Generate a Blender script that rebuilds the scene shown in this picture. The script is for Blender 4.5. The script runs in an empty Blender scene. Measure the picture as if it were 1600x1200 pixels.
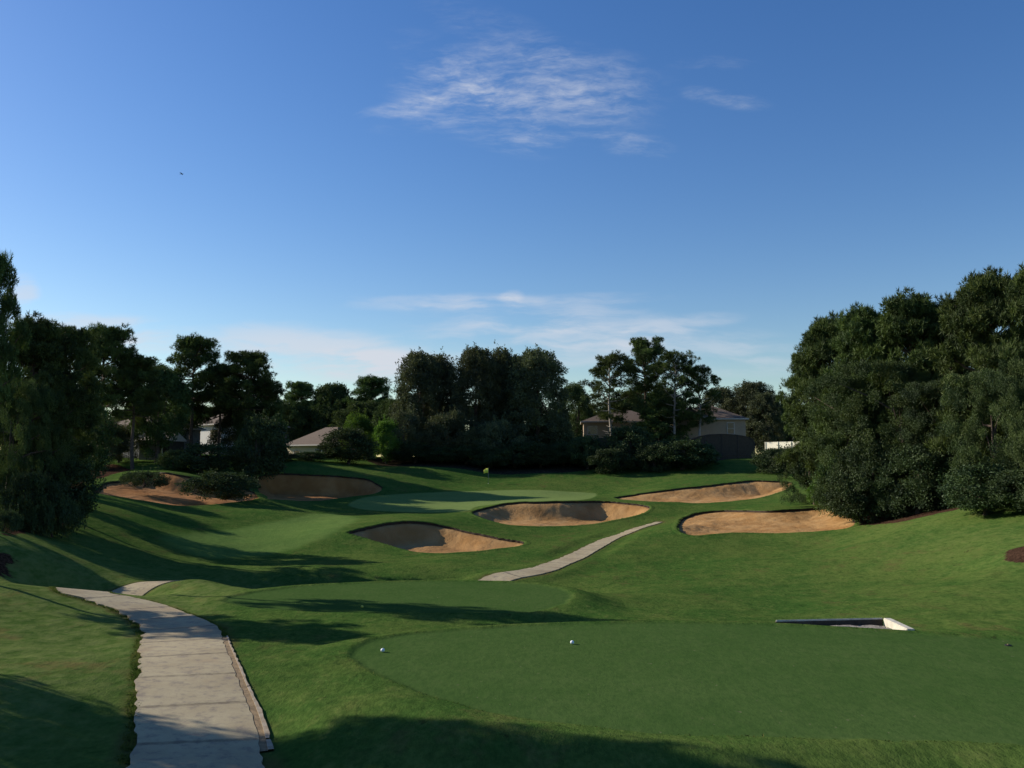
import bpy, bmesh, math, random
import numpy as np
from mathutils import Vector, Matrix
R = math.radians
rng = np.random.default_rng(7)
random.seed(7)
scene = bpy.context.scene
col = scene.collection

# ------------------------------------------------------------------ camera model
CAM_Z = 5.4
FPX = 1340.0                      # focal length for a 1600 px wide frame
TANP = 120.0 / FPX                # upward pitch
PITCH = math.atan(TANP)
CP, SP = math.cos(PITCH), math.sin(PITCH)

def ray(px, py):
    """direction through a photograph point, scaled so that Y = 1"""
    px = np.asarray(px, float); py = np.asarray(py, float)
    x = px - 800.0
    y = FPX * CP - (600.0 - py) * SP
    z = FPX * SP + (600.0 - py) * CP
    return x / y, z / y

def at(px, py, d):
    rx, rz = ray(px, py)
    return float(rx * d), float(d), float(CAM_Z + rz * d)

# ------------------------------------------------------------------ terrain
# measured points of the land: pixel x, pixel y, distance
CTRL_PX = [
 (308,1200,15.2),(310,1100,18.9),(290,1000,25.8),(288,985,27.4),(225,953,31.5),(132,924,35.2),(400,1100,19.0),(450,1150,17.0),
 (0,930,30),(0,1070,18.2),(0,1200,13.8),(100,1000,24.6),(60,1130,16.4),(0,830,42),(0,870,36.5),(-150,900,30),(-150,1100,15.5),
 (400,985,26.8),(600,1190,15.0),(800,1190,14.9),(1100,1190,14.8),(1500,1190,14.8),
 (560,1020,23.0),(800,979,26.6),(1200,977,26.8),(1600,1003,24.2),(700,1090,18.6),(1000,1150,16.0),(1500,1150,16.0),
 (360,938,33.4),(480,917,36.8),(650,910,38),(830,914,37.3),(890,936,33.6),(620,956,30.6),(420,952,31),
 (820,965,30.5),(900,950,34),(1000,960,31),
 (300,905,39.5),(220,912,40),
 (650,898,50),(780,904,48.5),(550,880,54),(470,893,50),(850,889,53),(920,861,62),(975,835,73),(1025,817,80),
 (900,925,42.5),(1100,930,38.5),(1300,950,34),(1450,985,27.5),(1300,900,46),(1300,850,60),(1100,880,54),(1000,880,55),
 (1500,900,40),(1590,865,39),(1600,920,34),(1600,800,50),(1500,805,54),(1400,818,59),(1340,820,63),(1480,850,48),(1700,850,38),(1750,960,28),
 (1200,838,66),(1090,841,66),(1200,796,78),(1290,792,79),(1058,822,71),(1337,812,66),(1320,776,80),
 (690,869,60),(610,856,63),(640,816,72),(542,835,66),(820,848,67),(740,830,71),(530,860,62),
 (860,824,78),(880,783,90),(738,802,84),(1016,795,86),(700,812,78),(940,812,81),
 (1100,786,95),(1190,751,108),(962,776,102),(1238,759,104),(1040,765,105),
 (690,801,88),(850,766,112),(545,787,95),(930,773,110),(700,768,109),(580,797,90),(620,772,106),
 (763,756,119),(650,728,128),(760,746,124),(580,728,126),(860,742,126),(700,740,124),
 (980,722,140),(980,750,121),(1150,715,145),(1230,744,119),(1100,735,126),(1200,712,140),(900,725,138),(760,725,136),
 (480,741,112),(480,781,98),(402,762,105),(598,762,108),(540,776,100),
 (260,737,96),(300,792,79),(146,765,81),(405,776,90),(365,757,98),(200,748,95),
 (200,732,106),(330,728,108),(420,728,114),(130,760,79),(100,800,60),(60,790,58),
 (400,850,64),(250,850,58),(130,800,61),(330,830,68),(450,820,74),(200,800,66),(120,835,52),(200,885,46),(60,880,38),
 (500,800,86),(420,800,79),
]
def tps_setup():
    P = []
    for px, py, d in CTRL_PX:
        P.append(at(px, py, d))
    P += [(-17.7,37.2,-1.2),(-17.4,38.5,-.95),(-19.3,37.4,-.8),(-16,37.5,-.6),(-17.1,40.2,-.38),(-14.4,40.3,.02),(-14.2,42.6,-1.0),(-10,44.3,-1.8),(-6,45.5,-2.0),(-1.5,46.4,-1.95),
          (0,0,3.75),(-10,0,4.1),(10,0,3.7),(0,5,2.6),(-7,5,2.9),(8,5,2.6),(0,10,0.75),(-6,10,.95),(7,10,.7),(0,-8,3.8),(0,12.6,.05),
          (-60,130,6.5),(60,130,7),(-70,80,6),(65,80,6),(0,160,5.8),(-60,165,6),(60,165,6.5),(-45,45,4.2),(48,45,4.5),(-28,20,3.2),(30,20,1.2)]
    P = np.array(P)
    n = len(P)
    S = 40.0
    XY = P[:, :2] / S
    d2 = ((XY[:, None] - XY[None]) ** 2).sum(-1)
    K = 0.5 * d2 * np.log(d2 + 1e-12)
    K[np.arange(n), np.arange(n)] = 0.0006
    A = np.zeros((n + 3, n + 3))
    A[:n, :n] = K
    A[:n, n] = 1; A[:n, n + 1:] = XY
    A[n, :n] = 1; A[n + 1:, :n] = XY.T
    b = np.zeros(n + 3); b[:n] = P[:, 2]
    w = np.linalg.solve(A, b)
    return XY, w, S
TXY, TW, TS = tps_setup()

def sstep(t):
    t = np.clip(t, 0, 1)
    return t * t * (3 - 2 * t)

def _hash(ix, iy, seed):
    h = (ix.astype(np.int64) * 374761393 + iy.astype(np.int64) * 668265263 + seed * 1442695041) & 0xffffffff
    h = ((h ^ (h >> 13)) * 1274126177) & 0xffffffff
    return ((h ^ (h >> 16)) & 0xffff) / 65535.0

def vnoise(x, y, seed=0):
    ix = np.floor(x); iy = np.floor(y)
    fx = sstep(x - ix); fy = sstep(y - iy)
    ix = ix.astype(np.int64); iy = iy.astype(np.int64)
    a = _hash(ix, iy, seed); b = _hash(ix + 1, iy, seed)
    c = _hash(ix, iy + 1, seed); d = _hash(ix + 1, iy + 1, seed)
    return (a + (b - a) * fx) * (1 - fy) + (c + (d - c) * fx) * fy

def tps(X, Y):
    X = np.asarray(X, float).ravel(); Y = np.asarray(Y, float).ravel()
    out = np.empty_like(X)
    n = len(TXY)
    for s in range(0, len(X), 20000):
        x = X[s:s + 20000] / TS; y = Y[s:s + 20000] / TS
        d2 = (x[:, None] - TXY[None, :, 0]) ** 2 + (y[:, None] - TXY[None, :, 1]) ** 2
        k = 0.5 * d2 * np.log(d2 + 1e-12)
        out[s:s + 20000] = k @ TW[:n] + TW[n] + TW[n + 1] * x + TW[n + 2] * y
    X0, Y0 = X, Y
    base = 3.8 + 2.2 * sstep(Y0 / 140.0)
    w = np.maximum.reduce([sstep((Y0 - 150) / 40), sstep((-Y0 - 2) / 12),
                           sstep((np.abs(X0) - (0.64 * np.abs(Y0) + 16)) / 22)])
    return out * (1 - w) + base * w

def poly_sd(X, Y, poly):
    """signed distance to a closed polygon, negative inside"""
    poly = np.asarray(poly)
    X = np.asarray(X, float); Y = np.asarray(Y, float)
    best = np.full(X.shape, 1e18)
    inside = np.zeros(X.shape, bool)
    n = len(poly)
    for i in range(n):
        ax, ay = poly[i]; bx, by = poly[(i + 1) % n]
        ex, ey = bx - ax, by - ay
        t = np.clip(((X - ax) * ex + (Y - ay) * ey) / (ex * ex + ey * ey + 1e-12), 0, 1)
        dd = (X - ax - t * ex) ** 2 + (Y - ay - t * ey) ** 2
        best = np.minimum(best, dd)
        cond = ((ay > Y) != (by > Y)) & (X < ex * (Y - ay) / (ey + 1e-18) + ax)
        inside ^= cond
    sd = np.sqrt(best)
    return np.where(inside, -sd, sd)

def line_d(X, Y, pts):
    pts = np.asarray(pts); best = np.full(np.shape(X), 1e18)
    for i in range(len(pts) - 1):
        ax, ay = pts[i][:2]; bx, by = pts[i + 1][:2]
        ex, ey = bx - ax, by - ay
        t = np.clip(((X - ax) * ex + (Y - ay) * ey) / (ex * ex + ey * ey + 1e-12), 0, 1)
        best = np.minimum(best, (X - ax - t * ex) ** 2 + (Y - ay - t * ey) ** 2)
    return np.sqrt(best)

TRACE_D = np.geomspace(6, 190, 700)
def trace(pts, dmin=0):
    """where the sight line through each outline point first meets the land"""
    out = []
    for px, py in pts:
        rx, rz = ray(px, py)
        D = TRACE_D[TRACE_D >= dmin]
        zz = CAM_Z + rz * D
        g = tps(rx * D, D)
        below = np.nonzero(zz < g)[0]
        if len(below) == 0:
            d = D[-1]
        else:
            i = below[0]
            if i == 0: d = D[0]
            else:
                a = zz[i - 1] - g[i - 1]; b = zz[i] - g[i]
                d = D[i - 1] + (D[i] - D[i - 1]) * a / (a - b)
        out.append((float(rx * d), float(d)))
    return np.array(out)

def smooth_closed(P, n):
    """closed Catmull-Rom resampling"""
    P = np.asarray(P); m = len(P); out = []
    per = max(2, int(math.ceil(n / m)))
    for i in range(m):
        p0, p1, p2, p3 = P[i - 1], P[i], P[(i + 1) % m], P[(i + 2) % m]
        for k in range(per):
            t = k / per
            out.append(0.5 * ((2 * p1) + (-p0 + p2) * t + (2 * p0 - 5 * p1 + 4 * p2 - p3) * t * t + (-p0 + 3 * p1 - 3 * p2 + p3) * t ** 3))
    return np.array(out)

def smooth_open(P, n):
    P = np.asarray(P, float); m = len(P); out = []
    per = max(2, int(math.ceil(n / (m - 1))))
    for i in range(m - 1):
        p0 = P[max(i - 1, 0)]; p1 = P[i]; p2 = P[i + 1]; p3 = P[min(i + 2, m - 1)]
        for k in range(per):
            t = k / per
            out.append(0.5 * ((2 * p1) + (-p0 + p2) * t + (2 * p0 - 5 * p1 + 4 * p2 - p3) * t * t + (-p0 + 3 * p1 - 3 * p2 + p3) * t ** 3))
    out.append(P[-1])
    return np.array(out)

BUNKERS_PX = {
 'A': ([(542,835),(560,829),(590,822),(620,818),(660,818),(700,823),(740,832),(780,841),(812,846),(821,849),(812,855),(780,861),(740,866),(690,868),(650,865),(610,856),(575,846),(555,840)], 50),
 'B': ([(737,802),(752,796),(790,790),(840,786),(890,783),(940,783),(980,787),(1008,791),(1017,795),(1005,801),(970,810),(930,818),(890,822),(840,823),(790,819),(755,811)], 60),
 'C': ([(960,776),(990,772),(1040,766),(1100,761),(1150,755),(1175,752),(1205,753),(1232,754),(1239,758),(1225,768),(1190,777),(1150,782),(1100,785),(1050,785),(1010,783),(975,779)], 80),
 'D': ([(1058,822),(1062,812),(1075,803),(1100,798),(1140,796),(1200,797),(1250,796),(1290,793),(1320,795),(1337,812),(1325,822),(1290,829),(1240,835),(1200,836),(1150,835),(1110,838),(1085,840),(1066,836),(1059,830)], 55),
 'E': ([(402,748),(412,742),(440,740),(480,742),(530,744),(570,748),(595,758),(598,763),(585,770),(550,775),(510,779),(470,781),(430,780),(412,776),(402,764)], 85),
 'F': ([(145,765),(160,757),(190,752),(205,748),(235,740),(262,738),(290,742),(330,750),(365,757),(400,768),(408,776),(380,782),(340,788),(300,791),(265,788),(230,782),(190,775),(160,770)], 65),
}
BUNKERS = {k: smooth_closed(trace(v[0], v[1]), 72) for k, v in BUNKERS_PX.items()}
GREEN = smooth_closed(trace([(545,787),(570,777),(620,772),(700,768),(790,766),(870,767),(920,770),(932,774),(910,781),(860,783),(800,786),(745,792),(730,799),(690,801),(630,800),(580,797),(555,793)], 80), 60)
TEE1 = smooth_closed(np.array([(x, y) for x, y in [at(px, py, 1)[:2] and (ray(px, py)[0] * d, d) for px, py in
        [(548,1022),(565,1008),(600,998),(660,990),(740,983),(820,978),(920,975),(1050,974),(1200,977),(1300,982),(1420,990),(1600,1003),(1750,1020),(1780,1090),(1700,1165),(1500,1160),(1300,1157),(1200,1152),(1050,1150),(900,1135),(780,1118),(680,1090),(600,1060),(560,1038)]
        for d in [(0.30 - CAM_Z) / ray(px, py)[1]]]]), 80)
TEE2 = smooth_closed(np.array([(ray(px, py)[0] * d, d) for px, py in
        [(352,938),(400,926),(470,917),(560,912),(650,909),(750,910),(830,913),(880,922),(893,935),(870,948),(820,958),(700,959),(560,958),(450,955),(380,948)]
        for d in [(0.0 - CAM_Z) / ray(px, py)[1]]]), 60)
FAIRWAY = smooth_closed(trace([(255,846),(300,836),(400,822),(470,806),(520,799),(560,812),(525,835),(490,850),(400,868),(320,868)], 45), 40)
MULCH = [smooth_closed(trace(p, dm), 30) for p, dm in [
    ([(5,835),(15,812),(45,808),(68,818),(60,828),(30,836)], 38),
    ([(-30,895),(-25,865),(5,858),(26,870),(20,884),(0,892)], 32),
    ([(1566,868),(1582,860),(1620,853),(1640,872),(1600,880),(1578,877)], 34),
    ([(1335,816),(1355,804),(1420,796),(1478,790),(1500,796),(1478,802),(1440,809),(1390,815)], 46),
    ([(60,820),(40,760),(60,745),(130,745),(132,760),(125,790),(118,822)], 46),
    ([(130,742),(150,728),(180,725),(205,733),(180,742),(150,750)], 82),
    ([(1265,800),(1280,780),(1310,778),(1330,792),(1300,797)], 68)]]
BED = smooth_closed(np.array([(-20,128.5),(-14,127.5),(-8,128),(-3,126.5),(2,127),(9,128),(15,133),(24,134),(31,137),(34,141),(20,152),(-4,150),(-22,140)], float), 40)

PATH1 = smooth_open(np.vstack([trace([(308,1330)], 6), trace([(306,1215),(308,1150),(303,1110),(293,1060),(285,1010),(284,990),(262,971),(218,951),(168,936),(130,925)], 10),
                               [(-17.75,36.6),(-17.4,38.2),(-17.0,39.8),(-15.9,41.3),(-14.0,42.6),(-10,44.3),(-6,45.5),(-2,46.4)]]), 120)
PATH2 = smooth_open(np.vstack([[(-2,46.4)], trace([(775,905),(830,894),(870,882),(900,870),(930,854),(965,838),(1000,825),(1030,816)], 46)]), 80)
PATH = np.vstack([PATH1[:-1], PATH2])
PATH_HW = 1.08
def path_hw(d):
    return np.interp(d, [20, 27.5, 30, 46, 56, 72, 80], [1.08, 1.08, .95, .92, .78, .62, .34])

# drain box behind the front tee
BOX_C = at(1322, 975, 27.6)
BOX = np.array([(at(1214,970,28.6)[0], 28.7), (at(1376,967,29.2)[0], 29.0), (at(1419,984,26.8)[0], 26.9), (at(1226,973,28.2)[0], 28.35)])

def height(X, Y, detail=True):
    shp = np.shape(X)
    X = np.asarray(X, float).ravel(); Y = np.asarray(Y, float).ravel()
    Z = tps(X, Y)
    near = (Y > 8) & (Y < 48)
    flat = np.zeros_like(Z)
    for poly, z0, w in ((TEE1, 0.30, 1.6), (TEE2, 0.0, 2.6)):
        sd = np.full_like(Z, 99.)
        sd[near] = poly_sd(X[near], Y[near], poly)
        k = sstep(1 - (sd + 0.1) / w)
        Z = Z * (1 - k) + z0 * k
        flat = np.maximum(flat, k)
    if detail:
        pd = np.full_like(Z, 99.)
        sel = (Y > 6) & (Y < 96) & (np.abs(X) < 36)
        pd[sel] = line_d(X[sel], Y[sel], PATH)
        pk = sstep(1 - (pd - 1.3) / 1.2)
        flat = np.maximum(flat, pk)
        amp = np.where(np.abs(Y) < 200, 1, 0)
        # the land is levelled across the path
        n = (vnoise(X / 9, Y / 9, 1) - .5) * .40 + (vnoise(X / 3.6, Y / 3.6, 2) - .5) * .15 + (vnoise(X / 1.2, Y / 1.2, 3) - .5) * .035
        g = np.full_like(Z, 99.)
        sg = (Y > 80) & (Y < 120)
        g[sg] = poly_sd(X[sg], Y[sg], GREEN)
        flat = np.maximum(flat, .8 * sstep(1 - g / 2))
        Z = Z + n * (1 - flat) * amp
        # verge cut: the turf stands a hand above the path edge
        Z = Z - 0.05 * sstep((path_hw(Y) - pd) / 0.1)
        # turf bank left of the path
        rough = (1 - flat) * (vnoise(X / .45, Y / .45, 5) - .5) * .03 * (np.abs(Y) < 60)
        Z = Z + rough
    return Z.reshape(shp)

def gz(x, y):
    return float(height(np.array([x]), np.array([y]))[0])

# ------------------------------------------------------------------ helpers
def mesh_np(name, V, F, mats, parent=None, smooth=False, attrs=None, mat_index=None):
    me = bpy.data.meshes.new(name)
    V = np.asarray(V, np.float32); F = np.asarray(F, np.int32)
    k = F.shape[1]
    me.vertices.add(len(V)); me.vertices.foreach_set('co', V.ravel())
    me.loops.add(F.size); me.loops.foreach_set('vertex_index', F.ravel())
    me.polygons.add(len(F))
    me.polygons.foreach_set('loop_start', np.arange(0, F.size, k, dtype=np.int32))
    me.polygons.foreach_set('loop_total', np.full(len(F), k, np.int32))
    if not isinstance(mats, (list, tuple)): mats = [mats]
    for m in mats: me.materials.append(m)
    me.polygons.foreach_set('use_smooth', np.full(len(F), bool(smooth)))
    if mat_index is not None: me.polygons.foreach_set('material_index', np.asarray(mat_index, np.int32))
    for an, av in (attrs or {}).items():
        a = me.attributes.new(an, 'FLOAT', 'POINT')
        a.data.foreach_set('value', np.asarray(av, np.float32))
    me.update(calc_edges=True)
    ob = bpy.data.objects.new(name, me)
    col.objects.link(ob)
    if parent is not None: ob.parent = parent
    return ob

def tag(o, label=None, cat=None, group=None, kind=None):
    if label: o['label'] = label
    if cat: o['category'] = cat
    if group: o['group'] = group
    if kind: o['kind'] = kind
    return o

def empty(name, loc=(0, 0, 0), rz=0.0):
    o = bpy.data.objects.new(name, None)
    o.empty_display_size = .5
    o.location = loc; o.rotation_euler = (0, 0, rz)
    col.objects.link(o)
    return o

class MB:
    """collects simple shaped pieces into one mesh"""
    def __init__(s): s.bm = bmesh.new()
    def box(s, c, d, rz=0, bev=0.0):
        r = bmesh.ops.create_cube(s.bm, size=1)
        M = Matrix.Translation(c) @ Matrix.Rotation(rz, 4, 'Z') @ Matrix.Diagonal((d[0], d[1], d[2], 1))
        bmesh.ops.transform(s.bm, matrix=M, verts=r['verts'])
        if bev:
            es = list({e for v in r['verts'] for e in v.link_edges})
            bmesh.ops.bevel(s.bm, geom=es, offset=bev, segments=2, affect='EDGES')
        return s
    def faces(s, V, F):
        vs = [s.bm.verts.new(v) for v in V]
        for f in F: s.bm.faces.new([vs[i] for i in f])
        return s
    def tube(s, pts, rad, n=8):
        V, F = tube_np(pts, rad, n)
        vs = [s.bm.verts.new(v) for v in V]
        for f in F: s.bm.faces.new([vs[i] for i in f])
        s.bm.faces.new(vs[:n][::-1]); s.bm.faces.new(vs[-n:])
        return s
    def build(s, name, mat, parent=None, smooth=False):
        bmesh.ops.recalc_face_normals(s.bm, faces=s.bm.faces)
        me = bpy.data.meshes.new(name); s.bm.to_mesh(me); s.bm.free()
        me.materials.append(mat)
        if smooth:
            for p in me.polygons: p.use_smooth = True
        o = bpy.data.objects.new(name, me); col.objects.link(o)
        if parent is not None: o.parent = parent
        return o

def tube_np(pts, rad, n=7):
    pts = np.asarray(pts, float); m = len(pts)
    rad = np.broadcast_to(np.asarray(rad, float), (m,))
    T = np.gradient(pts, axis=0)
    T /= np.linalg.norm(T, axis=1)[:, None] + 1e-9
    ref = np.array([0.31, 0.95, 0.05])
    A = np.cross(T, ref); A /= np.linalg.norm(A, axis=1)[:, None] + 1e-9
    B = np.cross(T, A)
    ang = np.linspace(0, 2 * np.pi, n, endpoint=False)
    V = pts[:, None] + rad[:, None, None] * (np.cos(ang)[None, :, None] * A[:, None] + np.sin(ang)[None, :, None] * B[:, None])
    F = []
    for i in range(m - 1):
        for j in range(n):
            F.append((i * n + j, i * n + (j + 1) % n, (i + 1) * n + (j + 1) % n, (i + 1) * n + j))
    return V.reshape(-1, 3), np.array(F)

# ------------------------------------------------------------------ materials
class NT:
    def __init__(s, tree): s.t = tree; s.n = tree.nodes; s.l = tree.links
    def node(s, typ, ins=None, **kw):
        n = s.n.new(typ)
        for k, v in kw.items(): setattr(n, k, v)
        for k, v in (ins or {}).items(): s.put(n.inputs[k], v)
        return n
    def put(s, sock, v):
        if isinstance(v, bpy.types.NodeSocket): s.l.new(v, sock)
        else: sock.default_value = v
    def math(s, op, a, b=None, c=None, clamp=False):
        n = s.n.new('ShaderNodeMath'); n.operation = op; n.use_clamp = clamp
        for i, v in enumerate((a, b, c)):
            if v is not None: s.put(n.inputs[i], v)
        return n.outputs[0]
    def mix(s, f, a, b, blend='MIX'):
        n = s.n.new('ShaderNodeMix'); n.data_type = 'RGBA'; n.blend_type = blend
        s.put(n.inputs[0], f); s.put(n.inputs[6], a); s.put(n.inputs[7], b)
        return n.outputs[2]
    def noise(s, vec, scale, detail=4, rough=.55, out=0, dist=0):
        n = s.n.new('ShaderNodeTexNoise')
        s.put(n.inputs['Vector'], vec); n.inputs['Scale'].default_value = scale
        n.inputs['Detail'].default_value = detail; n.inputs['Roughness'].default_value = rough
        n.inputs['Distortion'].default_value = dist
        return n.outputs[out]
    def ramp(s, f, lo, hi, a=0., b=1., smooth=True):
        n = s.n.new('ShaderNodeMapRange')
        if smooth: n.interpolation_type = 'SMOOTHSTEP'
        s.put(n.inputs[0], f); s.put(n.inputs[1], lo); s.put(n.inputs[2], hi); s.put(n.inputs[3], a); s.put(n.inputs[4], b)
        return n.outputs[0]
    def attr(s, name):
        n = s.n.new('ShaderNodeAttribute'); n.attribute_name = name
        return n.outputs['Fac']

def new_mat(name):
    m = bpy.data.materials.new(name); m.use_nodes = True
    nt = NT(m.node_tree); nt.n.clear()
    out = nt.node('ShaderNodeOutputMaterial')
    return m, nt, out

def c4(r, g, b): return (r, g, b, 1)

def simple_mat(name, colr, rough=.8, var=.25, scale=3., bump=0.0, bscale=30., metallic=0, spec=.3, dark=None):
    m, nt, out = new_mat(name)
    tc = nt.node('ShaderNodeTexCoord').outputs['Object']
    n1 = nt.noise(tc, scale, 6, .6)
    d = dark or tuple(c * (1 - var) for c in colr)
    cc = nt.mix(nt.ramp(n1, .3, .7), c4(*d), c4(*colr))
    b = nt.node('ShaderNodeBsdfPrincipled', {'Base Color': cc, 'Roughness': rough, 'Metallic': metallic, 'Specular IOR Level': spec})
    if bump:
        bp = nt.node('ShaderNodeBump', {'Height': nt.noise(tc, bscale, 5, .6), 'Strength': bump, 'Distance': .02})
        nt.l.new(bp.outputs[0], b.inputs['Normal'])
    nt.l.new(b.outputs[0], out.inputs[0])
    return m

def foliage_mat(name, ca, cb, trans=.35, cc=None):
    m, nt, out = new_mat(name)
    oi = nt.node('ShaderNodeObjectInfo')
    geo = nt.node('ShaderNodeTexCoord').outputs['Object']
    f = nt.math('ADD', nt.math('MULTIPLY', nt.attr('clump'), .6), nt.math('MULTIPLY', nt.noise(geo, .55, 3, .6), .5))
    colr = nt.mix(nt.ramp(f, .25, .85), c4(*ca), c4(*cb))
    v = nt.math('ADD', .78, nt.math('MULTIPLY', oi.outputs['Random'], .44))
    hsv = nt.node('ShaderNodeHueSaturation', {'Color': colr, 'Value': v, 'Hue': nt.math('ADD', .485, nt.math('MULTIPLY', oi.outputs['Random'], .03))})
    d = nt.node('ShaderNodeBsdfDiffuse', {'Color': hsv.outputs[0]})
    t = nt.node('ShaderNodeBsdfTranslucent', {'Color': nt.mix(1.0, hsv.outputs[0], c4(1.0, 1.0, .55), 'MULTIPLY')})
    mx = nt.node('ShaderNodeMixShader', {0: trans, 1: d.outputs[0], 2: t.outputs[0]})
    g = nt.node('ShaderNodeBsdfGlossy', {'Color': c4(.5, .5, .5), 'Roughness': .55})
    mx2 = nt.node('ShaderNodeMixShader', {0: .02, 1: mx.outputs[0], 2: g.outputs[0]})
    nt.l.new(mx2.outputs[0], out.inputs[0])
    return m

M = {}
M['pine'] = foliage_mat('pine_needles', (.036, .060, .022), (.088, .128, .036), .18)
M['oak'] = foliage_mat('oak_leaves', (.036, .062, .024), (.078, .115, .036), .2)
M['laurel'] = foliage_mat('laurel_leaves', (.055, .070, .042), (.105, .125, .060), .22)
M['shrub'] = foliage_mat('shrub_leaves', (.034, .054, .026), (.060, .090, .034), .18)
M['fresh'] = foliage_mat('fresh_leaves', (.050, .105, .016), (.110, .190, .034), .4)
M['bark'] = simple_mat('pine_bark', (.115, .085, .065), .95, .5, 4., .8, 14.)
M['pale_bark'] = simple_mat('pale_bark', (.34, .31, .27), .9, .35, 4., .6, 14.)

def ground_mat():
    m, nt, out = new_mat('turf')
    pos = nt.node('ShaderNodeNewGeometry').outputs['Position']
    mp = nt.node('ShaderNodeMapping', {'Vector': pos, 'Scale': (1, .55, 1)}).outputs[0]
    big = nt.noise(pos, .07, 4, .6)
    mid = nt.noise(pos, .45, 5, .62)
    mp2 = nt.node('ShaderNodeMapping', {'Vector': pos, 'Scale': (1, .50, 1), 'Rotation': (0, 0, R(4))}).outputs[0]
    tuft = nt.noise(mp2, 2.6, 6, .72)
    fine = nt.noise(mp2, 8.0, 5, .7)
    vfine = nt.noise(mp, 26.0, 3, .75)
    f1 = nt.math('ADD', nt.math('MULTIPLY', big, .5), nt.math('MULTIPLY', mid, .5))
    rough = nt.mix(nt.ramp(f1, .38, .62), c4(0.047, 0.1019, 0.02126), c4(0.09107, 0.1342, 0.03119))
    rough = nt.mix(nt.ramp(tuft, .50, .70, 0, .65), rough, c4(0.1248, 0.1553, 0.04253))
    rough = nt.mix(nt.ramp(tuft, .48, .30, 0, .65), rough, c4(0.02448, 0.05424, 0.0135))
    # dry strawy spots and dark worn divots of the rough
    dry = nt.math('MULTIPLY', nt.ramp(nt.noise(mp2, .8, 6, .7), .52, .70), nt.ramp(nt.noise(pos, .11, 3, .55), .42, .60, .08, .75))
    rough = nt.mix(dry, rough, c4(.105, .092, .034))
    div = nt.math('MULTIPLY', nt.ramp(nt.noise(mp2, 2.0, 5, .7), .64, .70), nt.ramp(nt.noise(pos, .3, 2, .5), .45, .6))
    rough = nt.mix(nt.math('MULTIPLY', div, .75), rough, c4(.036, .030, .014))
    rough = nt.mix(nt.ramp(fine, .36, .64, .0, .6), rough, nt.mix(.6, rough, c4(.012, .034, .007)))
    tee = nt.mix(nt.ramp(f1, .38, .62), c4(0.05, 0.09568, 0.02408), c4(0.062, 0.1082, 0.02924))
    tee = nt.mix(nt.ramp(tuft, .45, .72, 0, .45), tee, c4(0.078, 0.1165, 0.03612))
    tee = nt.mix(nt.ramp(tuft, .46, .30, 0, .35), tee, c4(0.036, 0.07904, 0.01892))
    spk = nt.ramp(nt.noise(mp, 7.0, 2, .5), .715, .75)
    tee = nt.mix(nt.math('MULTIPLY', spk, .5), tee, c4(.17, .155, .095))
    tee = nt.mix(nt.ramp(fine, .38, .66, 0, .5), tee, c4(.034, .070, .019))
    green = nt.mix(nt.ramp(f1, .38, .62), c4(0.1298, 0.187, 0.0572), c4(0.154, 0.2068, 0.066))
    green = nt.mix(nt.ramp(tuft, .4, .65, 0, .3), green, c4(.090, .140, .042))
    fair = nt.mix(nt.ramp(f1, .38, .62), c4(0.0897, 0.1534, 0.0391), c4(0.115, 0.1746, 0.046))
    fair = nt.mix(nt.ramp(tuft, .4, .65, 0, .4), fair, c4(.060, .110, .026))
    mulch = nt.mix(nt.ramp(nt.noise(pos, 9, 4, .7), .35, .7), c4(.026, .015, .010), c4(.088, .050, .032))
    soil = nt.mix(nt.ramp(nt.noise(pos, 2, 4, .7), .35, .7), c4(0.0192, 0.01664, 0.01152), c4(0.0544, 0.04352, 0.02688))
    pale = nt.mix(nt.ramp(tuft, .35, .65), nt.mix(.6, rough, c4(.075, .125, .028)), c4(.130, .165, .050))
    pale = nt.mix(dry, pale, c4(.150, .125, .045))
    pale = nt.mix(nt.math('MULTIPLY', div, .75), pale, c4(.036, .030, .014))
    c = nt.mix(nt.attr('pale'), rough, pale)
    c = nt.mix(nt.attr('fairway'), c, fair)
    c = nt.mix(nt.attr('tee'), c, tee)
    c = nt.mix(nt.attr('green'), c, green)
    c = nt.mix(nt.math('MULTIPLY', nt.attr('dry'), nt.ramp(mid, .3, .6)), c, c4(0.096, 0.0672, 0.0288))
    edge = nt.noise(pos, 3.0, 4, .6)
    ml = nt.ramp(nt.math('ADD', nt.attr('mulch'), nt.math('MULTIPLY', nt.math('SUBTRACT', edge, .5), .8)), .4, .6)
    c = nt.mix(ml, c, mulch)
    bd = nt.ramp(nt.math('ADD', nt.attr('bed'), nt.math('MULTIPLY', nt.math('SUBTRACT', edge, .5), .8)), .4, .6)
    c = nt.mix(bd, c, soil)
    h = nt.math('ADD', nt.math('MULTIPLY', vfine, .5), nt.math('ADD', nt.math('MULTIPLY', fine, 1.0), nt.math('MULTIPLY', tuft, 1.6)))
    bs = nt.math('SUBTRACT', .55, nt.math('MULTIPLY', nt.math('MAXIMUM', nt.attr('tee'), nt.attr('green')), .32))
    bp = nt.node('ShaderNodeBump', {'Height': h, 'Strength': bs, 'Distance': .05})
    b = nt.node('ShaderNodeBsdfPrincipled', {'Base Color': c, 'Roughness': .85, 'Specular IOR Level': .0, 'Normal': bp.outputs[0]})
    nt.l.new(b.outputs[0], out.inputs[0])
    return m
M['turf'] = ground_mat()

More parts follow.
